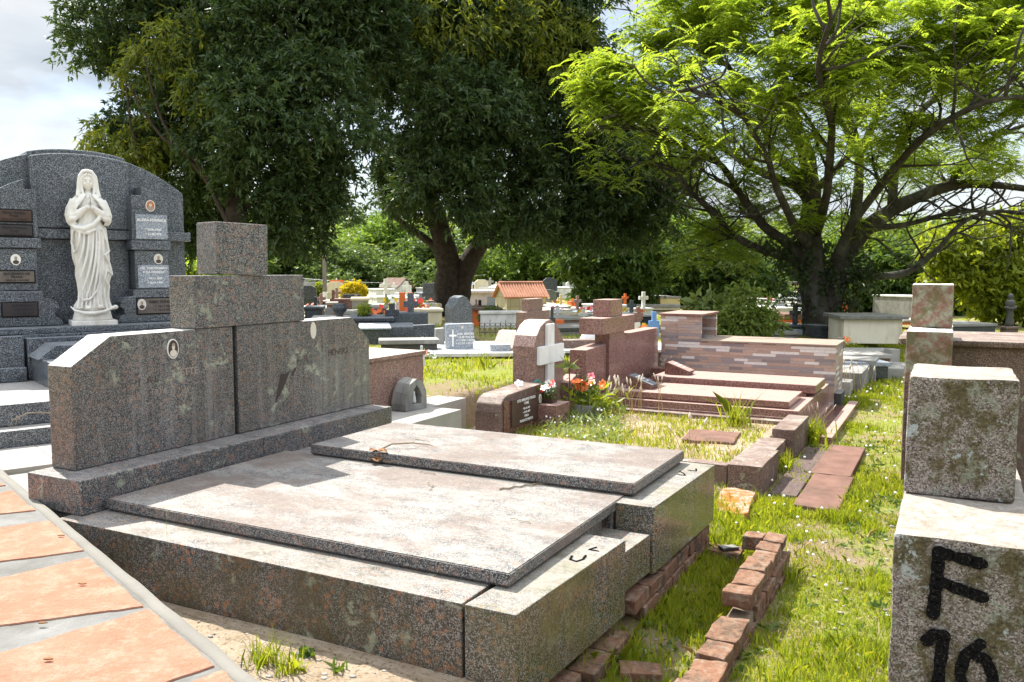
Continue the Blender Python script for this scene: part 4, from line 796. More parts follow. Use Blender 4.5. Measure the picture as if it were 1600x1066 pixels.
# loose bricks and the free-standing brick wall
def loose_brick(px, py, rz, lb, sz=(.2, .1, .055), z=-.165, mat='old_brick'):
    f = MB(); f.rough_box(-sz[0] / 2, sz[0] / 2, -sz[1] / 2, sz[1] / 2, 0, sz[2], .004, 3, .006, int(px)); P_ = at(px, py, z)
    return tag(place(part('brick', f, mat), P_, rz), lb, 'brick', 'loose bricks in the grass')
loose_brick(1131, 876, R(-25), 'loose dark brick lying in the grass with a lump of slag on top', (.19, .135, .07))
loose_brick(1000, 1066, R(-8), 'loose orange brick half buried in grass at the bottom of the photo', (.16, .1, .06))
loose_brick(1040, 985, R(30), 'broken brick shard lying in the grass between plinth and brick wall', (.1, .06, .03))
f = MB(); f.rough_box(-.05, .05, -.03, .03, 0, .022, .008, 2, .008, 5); tag(place(part('slag_lump', f, 'dark_concrete'), at(1138, 859, -.095), .3), 'grey lump of slag resting on a loose dark brick', 'stone')
f = MB(); f.rough_box(-.03, .03, -.02, .02, 0, .018, .006, 2, .006, 8); tag(place(part('pebble', f, 'grey_concrete'), at(1003, 1025, -.15), .8), 'pale grey pebble in the grass near the bricks', 'stone')
t = thing('brick_wall', 'low crumbling old brick wall running through the grass, higher at its far end', 'wall', NC, YAW)
f = MB(); bricks(f, .385, 1.22, .98, -.19, 2, .115, .21, .062, 41, jit=.02); bricks(f, .38, .35, .86, -.19, 1, .12, .21, .062, 43, jit=.02); part('lower_courses', f, 'old_brick', t)
f = MB(); f.rough_box(.40, .485, .36, 2.2, -.2, -.075, .008, 6, .01, 91); part('mortar_core', f, 'soil', t)
f = MB(); y = 1.20
for k, L_ in enumerate([.12, .2, .20, .16, .15, .155]):
    f.rough_box(.375 + .006 * (k % 2), .50 - .004 * k, y, y + L_ - .012, -.035 - .004 * (k > 2), .035 - .014 * (k > 2), .006, 3, .008, 50 + k, .03 * math.sin(k * 3), (0, .02)); y += L_
f.rough_box(.27, .37, 2.08, 2.19, -.06, .01, .005, 2, .007, 61); part('top_course', f, 'old_brick', t)
f = MB(); y = .38
for k, L_ in enumerate([.17, .2, .16, .26]):
    f.rough_box(.375 + .01 * math.sin(k), .505 + .01 * math.sin(k * 2), y, y + L_ - .012, -.125, -.052 - .01 * (k == 1), .006, 3, .008, 70 + k, .05 * math.sin(k * 2)); y += L_
part('broken_course', f, 'old_brick', t)

# ============================================================ RED GRANITE TOMB WITH TWO LIDS AND CROSS
t = thing('red_tomb', 'red granite double tomb with two smooth lids and a wide headboard with cross', 'tomb', NC, YAW)
f = MB(); f.box(-2.0, -.004, 5.655, 7.80, -.15, .12, .005); part('body', f, 'red_granite', t)
f = MB(); f.box(-1.98, .03, 5.655, 7.83, -.17, -.12, .004); f.box(-1.90, -.06, 5.632, 5.652, -.02, .055, .002); part('base', f, 'red_granite', t)
part('lid', lid(-1.86, -.10, 5.72, 6.50, .122, .19), 'red_granite', t); part('lid', lid(-1.72, .012, 6.62, 7.32, .150, .24), 'red_granite', t, label='higher lid beside the tiled box')
f = MB(); f.box(-1.8, -.08, 6.60, 7.45, .12, .152, .003); part('lid_bearer', f, 'red_granite_polished', t)
f = MB(); f.prism([(5.55, .0), (5.55, .600), (6.12, .620), (6.12, .0)], 'x', -2.24, -2.06, .006); part('headboard', f, 'red_granite', t)
f = MB(); f.prism([(6.60, .0), (6.60, .69), (7.92, .69), (7.92, .0)], 'x', -2.24, -2.06, .006); part('headboard', f, 'red_granite', t)
f = MB(); f.box(-2.20, -2.03, 6.13, 6.59, 0, .735, .005); part('cross_shaft', f, 'red_granite', t)
f = MB(); f.box(-2.27, -2.0, 5.86, 6.85, .735, .905, .005); part('cross_arm', f, 'red_granite', t)
f = MB(); f.box(-2.24, -2.03, 6.17, 6.52, .907, 1.09, .005); part('cross_head', f, 'red_granite', t)
f = MB(); f.box(-.0, .19, 5.66, 7.9, -.17, -.135, .004); part('foot_slab', f, 'red_granite_polished', t); f = MB(); f.box(.195, .295, 5.62, 8.0, -.18, -.09, .006); part('foot_kerb', f, 'red_granite', t)
def lectern_plaque(a, b, z, lb, top, w=.20, d=.27, rot=0):
    o = thing('book_plaque', lb, 'plaque', W(a, b, z), YAW + rot, 'slanted plaques on the red tomb')
    f = MB(); f.prism([(-d / 2, 0), (-d / 2, .13), (-d / 2 + .03, .135), (d / 2 + .02, .03), (d / 2, .0)], 'y', -w / 2, w / 2, .004); part('wedge', f, 'red_granite_polished', o)
    f = MB(); f.box(-.135, .135, -w * .46, w * .46, 0, .004, .001); f.xf(T(.02, 0, .087) @ Matrix.Rotation(R(20.5), 4, 'Y')); p = part('plate', f, top, o)
    for k in range(3): lettering(['SAUDADES', 'ETERNAS', '1998'][k], .032, 'white_letter', p, T(.02 - .05 + .05 * k, 0, .094 + .019 - .0187 * k) @ Matrix.Rotation(R(20.5), 4, 'Y') @ Matrix.Rotation(R(90), 4, 'Z'), depth=.0006)
lectern_plaque(6.0, -1.62, .192, 'dark slanted granite plaque with pale writing on the nearer red lid', 'black_granite')
lectern_plaque(6.93, -1.50, .242, 'red slanted granite plaque with writing on the farther red lid', 'red_granite', .21, .27)
t = thing('stone_vase', 'square dark red stone vase with dead stems at the foot of the headboard', 'vase', W(7.5, -1.86, .12), YAW)
f = MB(); f.box(-.09, .09, -.22, .16, 0, .13, .004); part('box', f, 'red_granite_polished', t)
for k in range(9): f = MB(); a = k * .7; f.tube([(0, -.1 + .03 * k, .12), (.03 * math.cos(a), -.1 + .03 * k, .2), (.07 * math.cos(a), -.1 + .035 * k, .23 + .02 * math.sin(k))], .003, 4); part('stem', f, 'dead_wood', t)

# ---- stone-clad ossuary box
t = thing('clad_tomb', 'long box tomb clad in strips of pink and grey stone with a raised open niche', 'tomb', NC, YAW)
f = MB(); f.box(-2.02, .04, 7.91, 8.72, -.17, .535, .002); part('body', f, 'strip_cladding', t)
f = MB(); f.box(-1.52, .055, 7.895, 8.735, .537, .555, .003); part('lid', f, 'beige_tile', t)
f = MB(); f.box(-2.03, -1.82, 7.91, 8.72, .537, .845, .002); f.box(-1.818, -1.52, 7.91, 7.97, .537, .845, .002); f.box(-1.818, -1.52, 8.66, 8.72, .537, .845, .002); part('niche_wall', f, 'strip_cladding', t)
f = MB(); f.box(-2.05, -1.50, 7.885, 8.745, .847, .872, .003); part('niche_roof', f, 'red_granite', t)
f = MB(); f.box(-1.816, -1.80, 7.975, 8.655, .54, .84, 0); part('niche_back', f, 'dark_hollow', t)
f = MB(); f.rough_box(.043, .12, 7.90, 8.3, -.17, .0, .004, 2, .006, 3); part('footing', f, 'dark_concrete', t)
# kerbs and steps beyond
t = thing('worn_grave_kerbs', 'row of worn concrete grave kerbs stepping along the grass beyond the clad tomb', 'kerb', NC, YAW)
for (a0, a1, b0, b1, z1, m_) in [(8.85, 9.9, -.25, .12, .02, 'pale_concrete'), (9.2, 10.4, -.45, .22, .10, 'grey_concrete'), (10.3, 10.9, -.2, .30, .16, 'grey_concrete'), (10.95, 11.9, -.1, .62, .0, 'pale_concrete')]:
    f = MB(); f.rough_box(b0, b1, a0, a1, -.2, z1, .006, 3, .01, int(a0 * 10)); part('kerb_block', f, m_, t)

# ============================================================ PAINTED LICHEN CROSS AT THE EDGE
QO = Vector((.85, 1.84, 0))
t = thing('painted_cross', 'rough lichen covered granite cross with black painted F and 10, close by', 'cross', QO, YAW)
f = MB(); f.rough_box(0, .285, 0, .9, .45, .82, .0025, 12, .010, 2); part('cross_arm', f, 'lichen_stone', t)
f = MB(); f.rough_box(.004, .252, .372, .70, .822, 1.13, .0025, 10, .010, 5); part('cross_head', f, 'lichen_stone', t)
f = MB(); f.rough_box(.01, .27, .02, .86, -.16, .448, .0025, 8, .010, 8); part('headboard', f, 'lichen_stone', t)
face = lambda u, v, h: (u, -h - .0045, v)
brush(t, [(.091, .792), (.089, .72), (.085, .652)], .026, face, name='painted_letter', sd=1); brush(t, [(.093, .79), (.13, .784), (.172, .778)], .026, face, name='painted_letter', sd=2); brush(t, [(.092, .726), (.13, .716), (.178, .705)], .026, face, name='painted_letter', sd=3)
brush(t, [(.076, .588), (.088, .606), (.108, .606), (.104, .56), (.098, .45)], .026, face, name='painted_numeral', sd=4)
brush(t, [(.178, .602), (.150, .57), (.142, .53), (.150, .48), (.178, .462), (.200, .49), (.204, .535), (.190, .57), (.165, .575)], .024, face, name='painted_numeral', sd=6)
t = thing('distant_lichen_cross', 'lichen spotted stone cross standing right behind the painted one', 'cross', Vector((2.71, 5.73, 0)), YAW)
f = MB(); f.rough_box(0, .25, 0, .25, 1.02, 1.31, .003, 5, .01, 21); part('cross_head', f, 'lichen_stone_pale', t)
f = MB(); f.rough_box(-.01, .255, -.32, .6, .68, 1.015, .003, 5, .01, 22); part('cross_arm', f, 'lichen_stone_pale', t)
f = MB(); f.rough_box(.0, .25, -.05, .35, -.16, .675, .003, 5, .01, 23); part('cross_shaft', f, 'worn_granite', t)
t = thing('brown_tomb', 'long dark brown stone tomb wall with sunlit top behind the lichen crosses', 'tomb', Vector((3.35, 6.3, 0)), YAW)
f = MB(); f.rough_box(-.35, 2.4, -.4, .5, -.16, .87, .005, 6, .02, 33); part('body', f, 'worn_granite', t); f = MB(); f.rough_box(-.40, 2.45, -.45, .55, .872, .915, .005, 6, .012, 34); part('lid', f, 'worn_granite', t)

# ============================================================ TREES
def lobes_px(L, Y0, ry=1.0):
    """crown lobes: picture position, radius in picture units and depth offset -> real centre and radius in metres"""
    o = []
    for e in L:
        px, py, r = e[:3]; Y = Y0 + (e[3] if len(e) > 3 else 0); c = atY(px, py, Y); o.append((np.array(c), r * Y / F_PX, r * Y / F_PX * ry))
    return o
def twig_leaves(g, lobes, n_twigs, k, L, Wd, droop, twig_len, shell=.5, flat=1.0, hang=0.0, nc=0, cs=.2):
    V = np.array([l[1] ** 2 for l in lobes]); V = V / V.sum(); idx = g.choice(len(lobes), n_twigs, p=V)
    C = np.array([l[0] for l in lobes])[idx]; r = np.array([l[1] for l in lobes])[idx][:, None]; ry = np.array([l[2] for l in lobes])[idx]
    d = g.normal(size=(n_twigs, 3)); d /= np.linalg.norm(d, axis=1, keepdims=True)
    rad = (shell + (1 - shell) * g.random((n_twigs, 1)) ** .6) * (1 + .12 * g.normal(size=(n_twigs, 1)))
    if nc:                                   # foliage gathered in drooping clumps on the lobes, dark hollows between
        cd = g.normal(size=(len(lobes), nc, 3)); cd /= np.linalg.norm(cd, axis=2, keepdims=True); cd *= g.uniform(.62, 1.05, (len(lobes), nc, 1)); ci = g.integers(0, nc, n_twigs); csz = g.uniform(.7, 1.4, (len(lobes), nc))[idx, ci][:, None]
        e = g.normal(size=(n_twigs, 3)).clip(-1.6, 1.5) * [1, 1, 1.15]; d = (cd[idx, ci] * .6 + e * .5); off = (cd[idx, ci] + e * cs * csz) * r; off[:, 2] -= np.abs(g.normal(size=n_twigs)) * cs * .35 * r[:, 0]; d /= np.linalg.norm(d, axis=1, keepdims=True)
    else: off = d * rad * r
    off[:, 1] *= ry / r[:, 0]; off[:, 2] *= flat
    P = C + off; td = d * [1, 1, .55] + g.normal(size=(n_twigs, 3)) * .35; td[:, 2] -= hang; td /= np.linalg.norm(td, axis=1, keepdims=True)
    f = g.random((n_twigs, k, 1)); bend = np.zeros((n_twigs, k, 3)); bend[..., 2] = -(f[..., 0] ** 2) * twig_len * hang * .6
    Q = (P[:, None] + td[:, None] * f * twig_len + bend + g.normal(size=(n_twigs, k, 3)) * .02).reshape(-1, 3)
    D = (np.repeat(td, k, 0) + g.normal(size=(n_twigs * k, 3)) * .7)
    return leaf_quads(g, Q, L, Wd, droop, dirs=D)
def limb(mb, pts, r0, r1, n=8, wob=.05, sub=3, sd=0):
    P_ = [Vector(p) for p in pts]; out = []
    for i in range(len(P_) - 1):
        a0 = P_[max(i - 1, 0)]; a1, a2 = P_[i], P_[i + 1]; a3 = P_[min(i + 2, len(P_) - 1)]
        for j in range(sub):
            f = j / sub; out.append(.5 * ((2 * a1) + (a2 - a0) * f + (2 * a0 - 5 * a1 + 4 * a2 - a3) * f * f + (3 * a1 - a0 - 3 * a2 + a3) * f ** 3))
    out.append(P_[-1]); m = len(out)
    out = [p + Vector((mnoise.noise(p * 1.3 + Vector((sd, 0, 0))), mnoise.noise(p * 1.3 + Vector((0, sd, 5))), 0)) * wob for p in out]
    mb.tube(out, [(r0 + (r1 - r0) * (i / (m - 1)) ** .8) * (1 + .07 * math.sin(i * 2.1 + sd)) for i in range(m)], n); return out
def px_limb(mb, L, Y, r0, r1, **k): return limb(mb, [atY(p[0], p[1], Y + (p[2] if len(p) > 2 else 0)) for p in L], r0, r1, **k)

# --- dark tree behind the statue tomb
G1 = np.random.default_rng(5); Y1 = 19.5
t = thing('dark_tree', 'huge dense dark evergreen tree with drooping leaves rising behind the granite cross', 'tree', atY(372, 520, Y1) * 1, 0); t.location.z = 0
def at_root(o, root): o.matrix_parent_inverse = Matrix.Translation(-root.location); return o
f = MB(); px_limb(f, [(400, 492), (395, 430, -.8), (372, 350, -1.2), (375, 270, -.6), (420, 170), (430, 60), (420, -60)], Y1, .30, .14, n=12, sd=1)
px_limb(f, [(395, 420), (352, 340), (322, 280), (300, 245), (255, 215), (215, 160), (200, 130)], Y1 - 1.7, .06, .02, sd=2); px_limb(f, [(322, 285), (290, 240), (262, 205), (240, 150), (228, 90)], Y1 - 1.7, .045, .02, sd=3)
px_limb(f, [(380, 300), (330, 180), (250, 90), (190, 40), (150, 20)], Y1, .12, .03, sd=4); px_limb(f, [(378, 280), (460, 200), (520, 120), (560, 40)], Y1, .14, .04, sd=5); px_limb(f, [(376, 330), (420, 290), (470, 260), (540, 230)], Y1, .09, .03, sd=6)
px_limb(f, [(220, 250), (206, 200), (200, 150), (196, 130)], Y1 - 1.5, .035, .012, sd=7); at_root(part('trunk', f, 'bark', t, True), t)
L1 = lobes_px([(150, 45, 48), (205, 20, 62), (170, 75, 30), (250, 60, 60), (195, 232, 40, -.5), (225, 205, 44, -.5), (262, 175, 60), (300, 80, 80), (350, 10, 90), (420, 60, 100, -1), (500, 60, 95, -1), (330, 180, 80, -1), (430, 180, 95, -1.6), (510, 170, 80, -1.2), (285, 285, 55), (350, 290, 62, .8), (430, 300, 80, -1), (490, 280, 58, -.6), (300, 340, 50, .6), (335, 365, 36, .5), (400, 370, 36, .8), (445, 350, 38), (492, 300, 26), (460, 330, 55, -1), (555, 90, 52), (250, -60, 90), (400, -90, 120), (540, -90, 110), (200, -90, 60), (560, 10, 80), (300, 375, 22, 1), (265, 330, 34, .5)], Y1, .9)
vv = twig_leaves(G1, L1, 15500, 13, .135, .046, .32, .27, .5, 1.0, .22, 17, .17); at_root(np_mesh('crown', vv, len(vv) // 4, 4, 'dark_leaves', t), t)
vv = twig_leaves(G1, lobes_px([(185, 225, 42, -1), (205, 235, 32, -1.2), (240, 200, 30, -1), (290, 60, 40, -1.2), (230, 95, 35, -1), (320, 140, 30, -1.6)], Y1), 560, 13, .16, .045, .5, .4, .7, 1, .7); at_root(np_mesh('sunlit_foliage', vv, len(vv) // 4, 4, 'sunlit_leaves', t), t)
# --- dark tree in the middle
Y2 = 23.0; G2 = np.random.default_rng(6)
t = thing('dark_tree', 'tallest dark evergreen tree with thick double trunk standing among the far graves', 'tree', (atY(705, 505, Y2).x, Y2, 0), 0)
f = MB(); px_limb(f, [(690, 512), (697, 470), (700, 420), (690, 370), (670, 300), (660, 200), (680, 80), (700, -40)], Y2, .44, .14, n=14, sd=11)
px_limb(f, [(716, 512), (716, 470), (724, 430), (750, 380), (790, 330), (830, 260), (850, 150), (850, 30)], Y2 + .1, .38, .12, n=12, sd=12); px_limb(f, [(745, 385), (800, 370), (880, 350), (960, 330), (1020, 310)], Y2, .14, .04, sd=13); px_limb(f, [(697, 400), (660, 370), (620, 340), (590, 300)], Y2, .14, .04, sd=14)
px_limb(f, [(676, 515), (684, 495), (690, 475)], Y2 - .2, .34, .2, n=10, sd=15); at_root(part('trunk', f, 'bark', t, True), t)
L2 = lobes_px([(640, 60, 80), (720, 50, 100, -1), (810, 40, 90, -1), (880, 50, 62), (900, 95, 50), (620, 170, 62), (690, 180, 100, -2), (780, 190, 95, -1), (860, 180, 85), (920, 220, 62), (960, 260, 60), (624, 225, 24, 1), (650, 275, 46, -1), (700, 270, 78, -2.4), (790, 280, 76, -1), (880, 295, 72), (960, 308, 66), (1030, 320, 48), (1045, 270, 36), (608, 285, 20, 1), (556, 320, 16, 1), (622, 315, 22), (655, 305, 34, -1), (760, 318, 30), (805, 338, 24), (850, 342, 26), (900, 340, 28), (1010, 335, 34), (960, 350, 28), (740, -80, 120), (860, -70, 100), (620, -60, 100), (1000, 240, 50), (940, 180, 40)], Y2, .9)
vv = twig_leaves(G2, L2, 18500, 13, .155, .053, .32, .31, .5, 1.0, .22, 17, .17); at_root(np_mesh('crown', vv, len(vv) // 4, 4, 'dark_leaves', t), t)
vv = twig_leaves(G2, lobes_px([(830, 25, 45, -1.8), (880, 50, 40, -1), (870, 85, 30, -1), (800, 40, 40, -2), (850, 100, 35, -1.5), (720, 20, 60, -2.5)], Y2), 620, 13, .18, .05, .4, .45, .7, 1, .6); at_root(np_mesh('sunlit_foliage', vv, len(vv) // 4, 4, 'sunlit_leaves', t), t)

# --- wide tree with feathery bright leaves
Y3 = 19.0; G3 = np.random.default_rng(7)
t = thing('feathery_tree', 'wide spreading tree with bright feathery leaves and many bare crooked limbs', 'tree', (atY(1285, 520, Y3).x, Y3, 0), 0)
f = MB(); tips = []
def lm(L, r0, r1, sd, **k):
    o = px_limb(f, L, Y3, r0, r1, sd=sd, **k); tips.append((o, r0, r1)); return o
lm([(1284, 535), (1278, 500), (1272, 450), (1266, 400), (1266, 350), (1268, 300), (1262, 250), (1240, 190), (1222, 120), (1215, 40), (1200, -60)], .40, .06, 1, n=14)
lm([(1290, 520), (1300, 460), (1312, 410), (1340, 370), (1375, 340), (1410, 318), (1480, 292), (1540, 288), (1640, 300, -1)], .33, .06, 2, n=12)
lm([(1280, 470), (1250, 400), (1225, 375), (1190, 350), (1160, 310), (1130, 260), (1080, 235), (1020, 205, -.5), (980, 200, -1)], .16, .025, 3)
lm([(1270, 440), (1235, 405), (1190, 390), (1150, 370), (1110, 330), (1080, 300), (1050, 262), (1000, 255, 1)], .13, .02, 4)
lm([(1266, 320), (1240, 290), (1190, 270), (1150, 245), (1110, 220), (1060, 200), (1010, 180), (960, 190)], .12, .02, 5)
lm([(1264, 290), (1210, 240), (1190, 190), (1165, 130), (1120, 90), (1060, 60)], .12, .025, 6)
lm([(1335, 375), (1338, 320), (1342, 250), (1325, 180), (1310, 120), (1320, 40), (1330, -40)], .15, .04, 7)
lm([(1340, 250), (1365, 190), (1390, 140), (1440, 90), (1480, 30)], .10, .03, 8)
lm([(1395, 322), (1400, 260), (1420, 200), (1465, 150), (1520, 110), (1590, 60)], .13, .03, 9)
lm([(1310, 430), (1370, 432), (1420, 425), (1460, 395), (1500, 350), (1560, 330), (1640, 340)], .11, .03, 10)
lm([(1330, 385), (1360, 360), (1420, 350), (1500, 330), (1560, 335), (1620, 350)], .09, .02, 11)
lm([(1480, 292), (1520, 240), (1560, 210), (1620, 190)], .08, .02, 12); lm([(1270, 300), (1300, 270), (1330, 230), (1300, 160), (1280, 90), (1270, 0)], .10, .03, 13)
lm([(1265, 390), (1240, 350, -1), (1215, 300, -2), (1190, 230, -3), (1150, 170, -4), (1080, 140, -5)], .12, .02, 15)
lm([(1300, 420), (1330, 350, -1), (1400, 260, -2.5), (1460, 200, -4), (1540, 160, -5), (1620, 150, -5)], .12, .03, 16); lm([(1275, 370), (1290, 300, -1.5), (1300, 200, -3), (1280, 110, -5), (1300, 30, -6)], .12, .03, 17)
tw = MB(); bud = []
for o, r0, r1 in tips:                       # side branches and fine twigs
    m = len(o)
    for i in range(int(m * .35), m):
        for rep in range(2):
            if random.random() < .72:
                p = o[i]; d0 = (o[min(i + 1, m - 1)] - o[max(i - 1, 0)]).normalized(); d = (d0 + Vector((random.gauss(0, .8), random.gauss(0, .8), random.gauss(.15, .55)))).normalized(); L_ = random.uniform(.8, 2.1); pts = [p]
                for k in range(4): d = (d + Vector((random.gauss(0, .3), random.gauss(0, .3), random.gauss(.05, .22)))).normalized(); pts.append(pts[-1] + d * L_ / 4)
                limb(tw, pts, .035, .008, n=5, wob=.03, sub=2, sd=i); bud.append(pts[-1])
                for q in (1, 2, 3):
                    if random.random() < .75:
                        e = (d + Vector((random.gauss(0, .9), random.gauss(0, .9), random.gauss(.1, .5)))).normalized(); l2 = random.uniform(.35, .9); pq = [pts[q], pts[q] + e * l2 * .5, pts[q] + (e + Vector((0, 0, random.gauss(0, .3)))) * l2]; limb(tw, pq, .014, .005, n=4, wob=.02, sub=2, sd=q); bud.append(pq[-1])
at_root(part('trunk', f, 'pale_bark', t, True), t); at_root(part('twigs', tw, 'pale_bark', t, True), t)
def fronds(g, P, D, n_pairs=9, L=.27, lw=.034, ll=.082):
    """compound leaves: leaflets in pairs along a drooping stalk"""
    n = len(P); D = D / np.linalg.norm(D, axis=1, keepdims=True); side = np.cross(D, [0, 0, 1.0]) + g.normal(size=(n, 3)) * .15; side /= np.linalg.norm(side, axis=1, keepdims=True)
    out = []; Ls = L * (1 + .25 * g.normal(size=(n, 1)).clip(-1.5, 1.5))
    for j in range(n_pairs):
        f_ = (j + .6) / n_pairs; c = P + D * Ls * f_; c[:, 2] -= Ls[:, 0] * .55 * f_ * f_; l = ll * math.sin(math.pi * (.12 + .8 * f_)) * (Ls / L)
        for s in (-1, 1):
            d = side * s + D * .45 + g.normal(size=(n, 3)) * .1; d[:, 2] -= .35; d /= np.linalg.norm(d, axis=1, keepdims=True); w = D * lw * .5
            out.append(np.stack([c, c + d * l * .5 + w, c + d * l, c + d * l * .5 - w], 1))
    return np.concatenate(out, 0).reshape(-1, 3)
L3 = lobes_px([(960, 150, 44, -1), (935, 110, 32, -1), (990, 80, 50, -1), (1010, 170, 34, -1.5), (1050, 130, 44, -2), (1060, 50, 60, -1), (1085, 175, 30, -3), (1130, 70, 60, -2), (1150, 150, 40, -3), (1200, 30, 70, -3), (1230, 110, 50, -4), (1290, 50, 70, -4), (1330, 120, 45, -4.5), (1380, 40, 70, -4), (1430, 110, 55, -4), (1480, 40, 70, -4), (1540, 100, 62, -4), (1590, 60, 70, -4), (1590, 160, 60, -3), (1520, 190, 42, -3), (1450, 190, 36, -3), (1390, 190, 36, -3), (1290, 170, 30, -3), (1230, 200, 26, -3), (1180, 220, 28, -2), (1280, 225, 24, -2), (1350, 235, 26, -2), (1420, 250, 26, -1), (1560, 250, 34, -2), (1120, 215, 22, -1), (940, 265, 14, .5), (965, 285, 12, .5), (1160, 275, 22, 0), (1215, 290, 22, 0), (1100, 300, 22, 1), (1250, 270, 18, 0), (1310, 290, 20, 0), (1185, 330, 24, .5), (1130, 350, 22, 1), (1230, 340, 20, .5), (1380, 300, 18, 1), (1440, 285, 20, 1), (1230, -40, 60, -3), (1400, -40, 60, -3), (1560, -30, 60, -3), (1080, -30, 50, -2), (1080, 395, 22, 1), (1160, 400, 22, .6), (1340, 170, 30, 1), (1200, 170, 30, 1), (1450, 240, 30, 1), (1060, 250, 20, 1), (1150, 310, 26, 1), (1260, 330, 22, -1), (1040, 210, 26, 0), (1340, 350, 20, 0), (1210, 250, 24, -1), (1500, 270, 26, 0), (1130, 380, 24, 0), (1100, 350, 20, 0), (1380, 260, 22, -2)], Y3, 1.4)
def frond_set(lobes, n, seed, mat, nm):
    g = np.random.default_rng(seed); V = np.array([l[1] ** 2 for l in lobes]); V = V / V.sum(); idx = g.choice(len(lobes), n, p=V); C = np.array([l[0] for l in lobes])[idx]; r = np.array([l[1] for l in lobes])[idx][:, None]
    # fronds gather in small tiers inside each lobe
    nt_ = 11; tier = g.normal(size=(len(lobes), nt_, 3)) * .62; tier /= np.maximum(1, np.linalg.norm(tier, axis=2, keepdims=True)); tc_ = tier[idx, g.integers(0, nt_, n)]
    P = C + tc_ * r + g.normal(size=(n, 3)) * [.20, .20, .07]; D = g.normal(size=(n, 3)) * [1, 1, .18]; D[:, 2] += .12
    v = fronds(g, P, D); return at_root(np_mesh(nm, v, len(v) // 4, 4, mat, t), t)
frond_set(L3, 24500, 3, 'bright_leaves', 'crown')
if bud:
    g = np.random.default_rng(9); P = np.array([list(b) for b in bud]); P = P[P[:, 2] > 3.4]; P = np.repeat(P, 4, 0); v = fronds(g, P + g.normal(size=P.shape) * .1, g.normal(size=P.shape) * [1, 1, .2] + [0, 0, .1]); at_root(np_mesh('twig_foliage', v, len(v) // 4, 4, 'bright_leaves', t), t)
# ivy on the lower trunk
g = np.random.default_rng(12); L4 = lobes_px([(1262, 400, 16), (1272, 440, 14), (1312, 430, 26), (1250, 375, 14), (1330, 400, 22), (1310, 465, 20), (1268, 470, 12), (1285, 385, 18), (1345, 440, 14), (1215, 380, 16), (1235, 420, 16), (1325, 480, 12), (1228, 455, 8), (1350, 410, 14), (1296, 495, 8), (1262, 500, 8)], Y3 - .1, .8)
vv = twig_leaves(g, L4, 520, 8, .09, .065, .5, .3, .3, 1, .6); at_root(np_mesh('ivy', vv, len(vv) // 4, 4, 'ivy_leaves', t), t)

# --- other trees nearby
def bushy(name, label, base, lobes, mat, ntw, L=.2, Wd=.08, k=9, trunk=None, group=None, seed=1, cat='tree', bark='bark', tl=.4, droop=.3):
    r_ = thing(name, label, cat, base, 0, group); g = np.random.default_rng(seed); tb = MB(); b0 = Vector(base)
    if trunk:
        cs = [Vector(l[0]) for l in lobes]; top = sum(cs, Vector()) / len(cs); limb(tb, [b0, b0.lerp(top, .5), top], trunk, trunk * .5, n=10, sd=seed)
        for c in cs[:9]: limb(tb, [b0.lerp(top, .35), b0.lerp(top, .4).lerp(c, .5), c], trunk * .4, trunk * .1, n=6, sd=seed)
        at_root(part('trunk', tb, bark, r_, True), r_)
    vv = twig_leaves(g, lobes, ntw, k, L, Wd, droop, tl, .35, 1, .3); at_root(np_mesh('crown', vv, len(vv) // 4, 4, mat, r_), r_); return r_
bushy('round_tree', 'dark round headed tree leaning over the far graves behind the red granite cross', (atY(945, 490, 31).x, 31, 0), lobes_px([(940, 440, 40), (900, 400, 30), (930, 390, 40), (985, 400, 45), (1000, 440, 32), (1030, 390, 30), (960, 360, 40), (920, 460, 16), (985, 465, 18)], 31), 'mid_leaves', 2600, .22, .08, trunk=.28, seed=21)
bushy('round_tree', 'wide green tree with glinting leaves right behind the clad tomb niche', (atY(1070, 480, 34).x, 34, 0), lobes_px([(1070, 420, 50), (1120, 400, 50), (1040, 440, 34), (1100, 450, 40), (1150, 440, 40), (1080, 400, 32), (1125, 400, 30), (1190, 440, 30), (1060, 400, 26), (1180, 455, 26), (1210, 470, 24)], 34), 'mid_leaves', 4200, .26, .1, trunk=.3, seed=22)
bushy('leaning_tree', 'dense green tree behind the cream painted tomb', (atY(1420, 480, 30).x, 30, 0), lobes_px([(1400, 430, 45), (1370, 450, 30), (1440, 430, 40), (1480, 450, 40), (1400, 410, 28), (1450, 415, 28), (1360, 430, 22), (1500, 430, 30), (1350, 470, 18), (1530, 470, 40), (1330, 440, 20)], 30), 'mid_leaves', 3600, .24, .1, trunk=.3, seed=23)
bushy('leaning_tree', 'yellow green tree with layered branches hanging over the brown tomb', (atY(1580, 500, 24).x, 24, 0), lobes_px([(1560, 400, 40), (1500, 400, 30), (1590, 440, 50), (1600, 370, 40), (1530, 430, 30), (1480, 425, 20), (1560, 470, 30), (1630, 420, 60), (1470, 385, 20), (1520, 370, 22), (1590, 350, 24)], 24), 'yellow_green_leaves', 3000, .2, .09, trunk=.24, seed=24)
bushy('flowering_shrub', 'bright green shrub with reddish new leaves behind the clad tomb', (atY(1165, 522, 15.5).x, 15.5, 0), lobes_px([(1150, 485, 18), (1178, 495, 16), (1162, 462, 12), (1200, 506, 12), (1134, 505, 14), (1158, 515, 18), (1190, 482, 9), (1158, 446, 6), (1126, 490, 8)], 15.5), 'far_yellow_leaves', 560, .10, .045, 8, trunk=.035, seed=25, cat='shrub', tl=.25)
bushy('broadleaf_plant', 'pale broad leaved plant behind the corner of the stone clad niche', (atY(1105, 500, 16).x, 16, 0), lobes_px([(1105, 470, 10), (1120, 478, 9), (1092, 478, 7)], 16), 'pale_leaves', 70, .2, .10, 5, trunk=.03, seed=26, cat='plant', tl=.2)
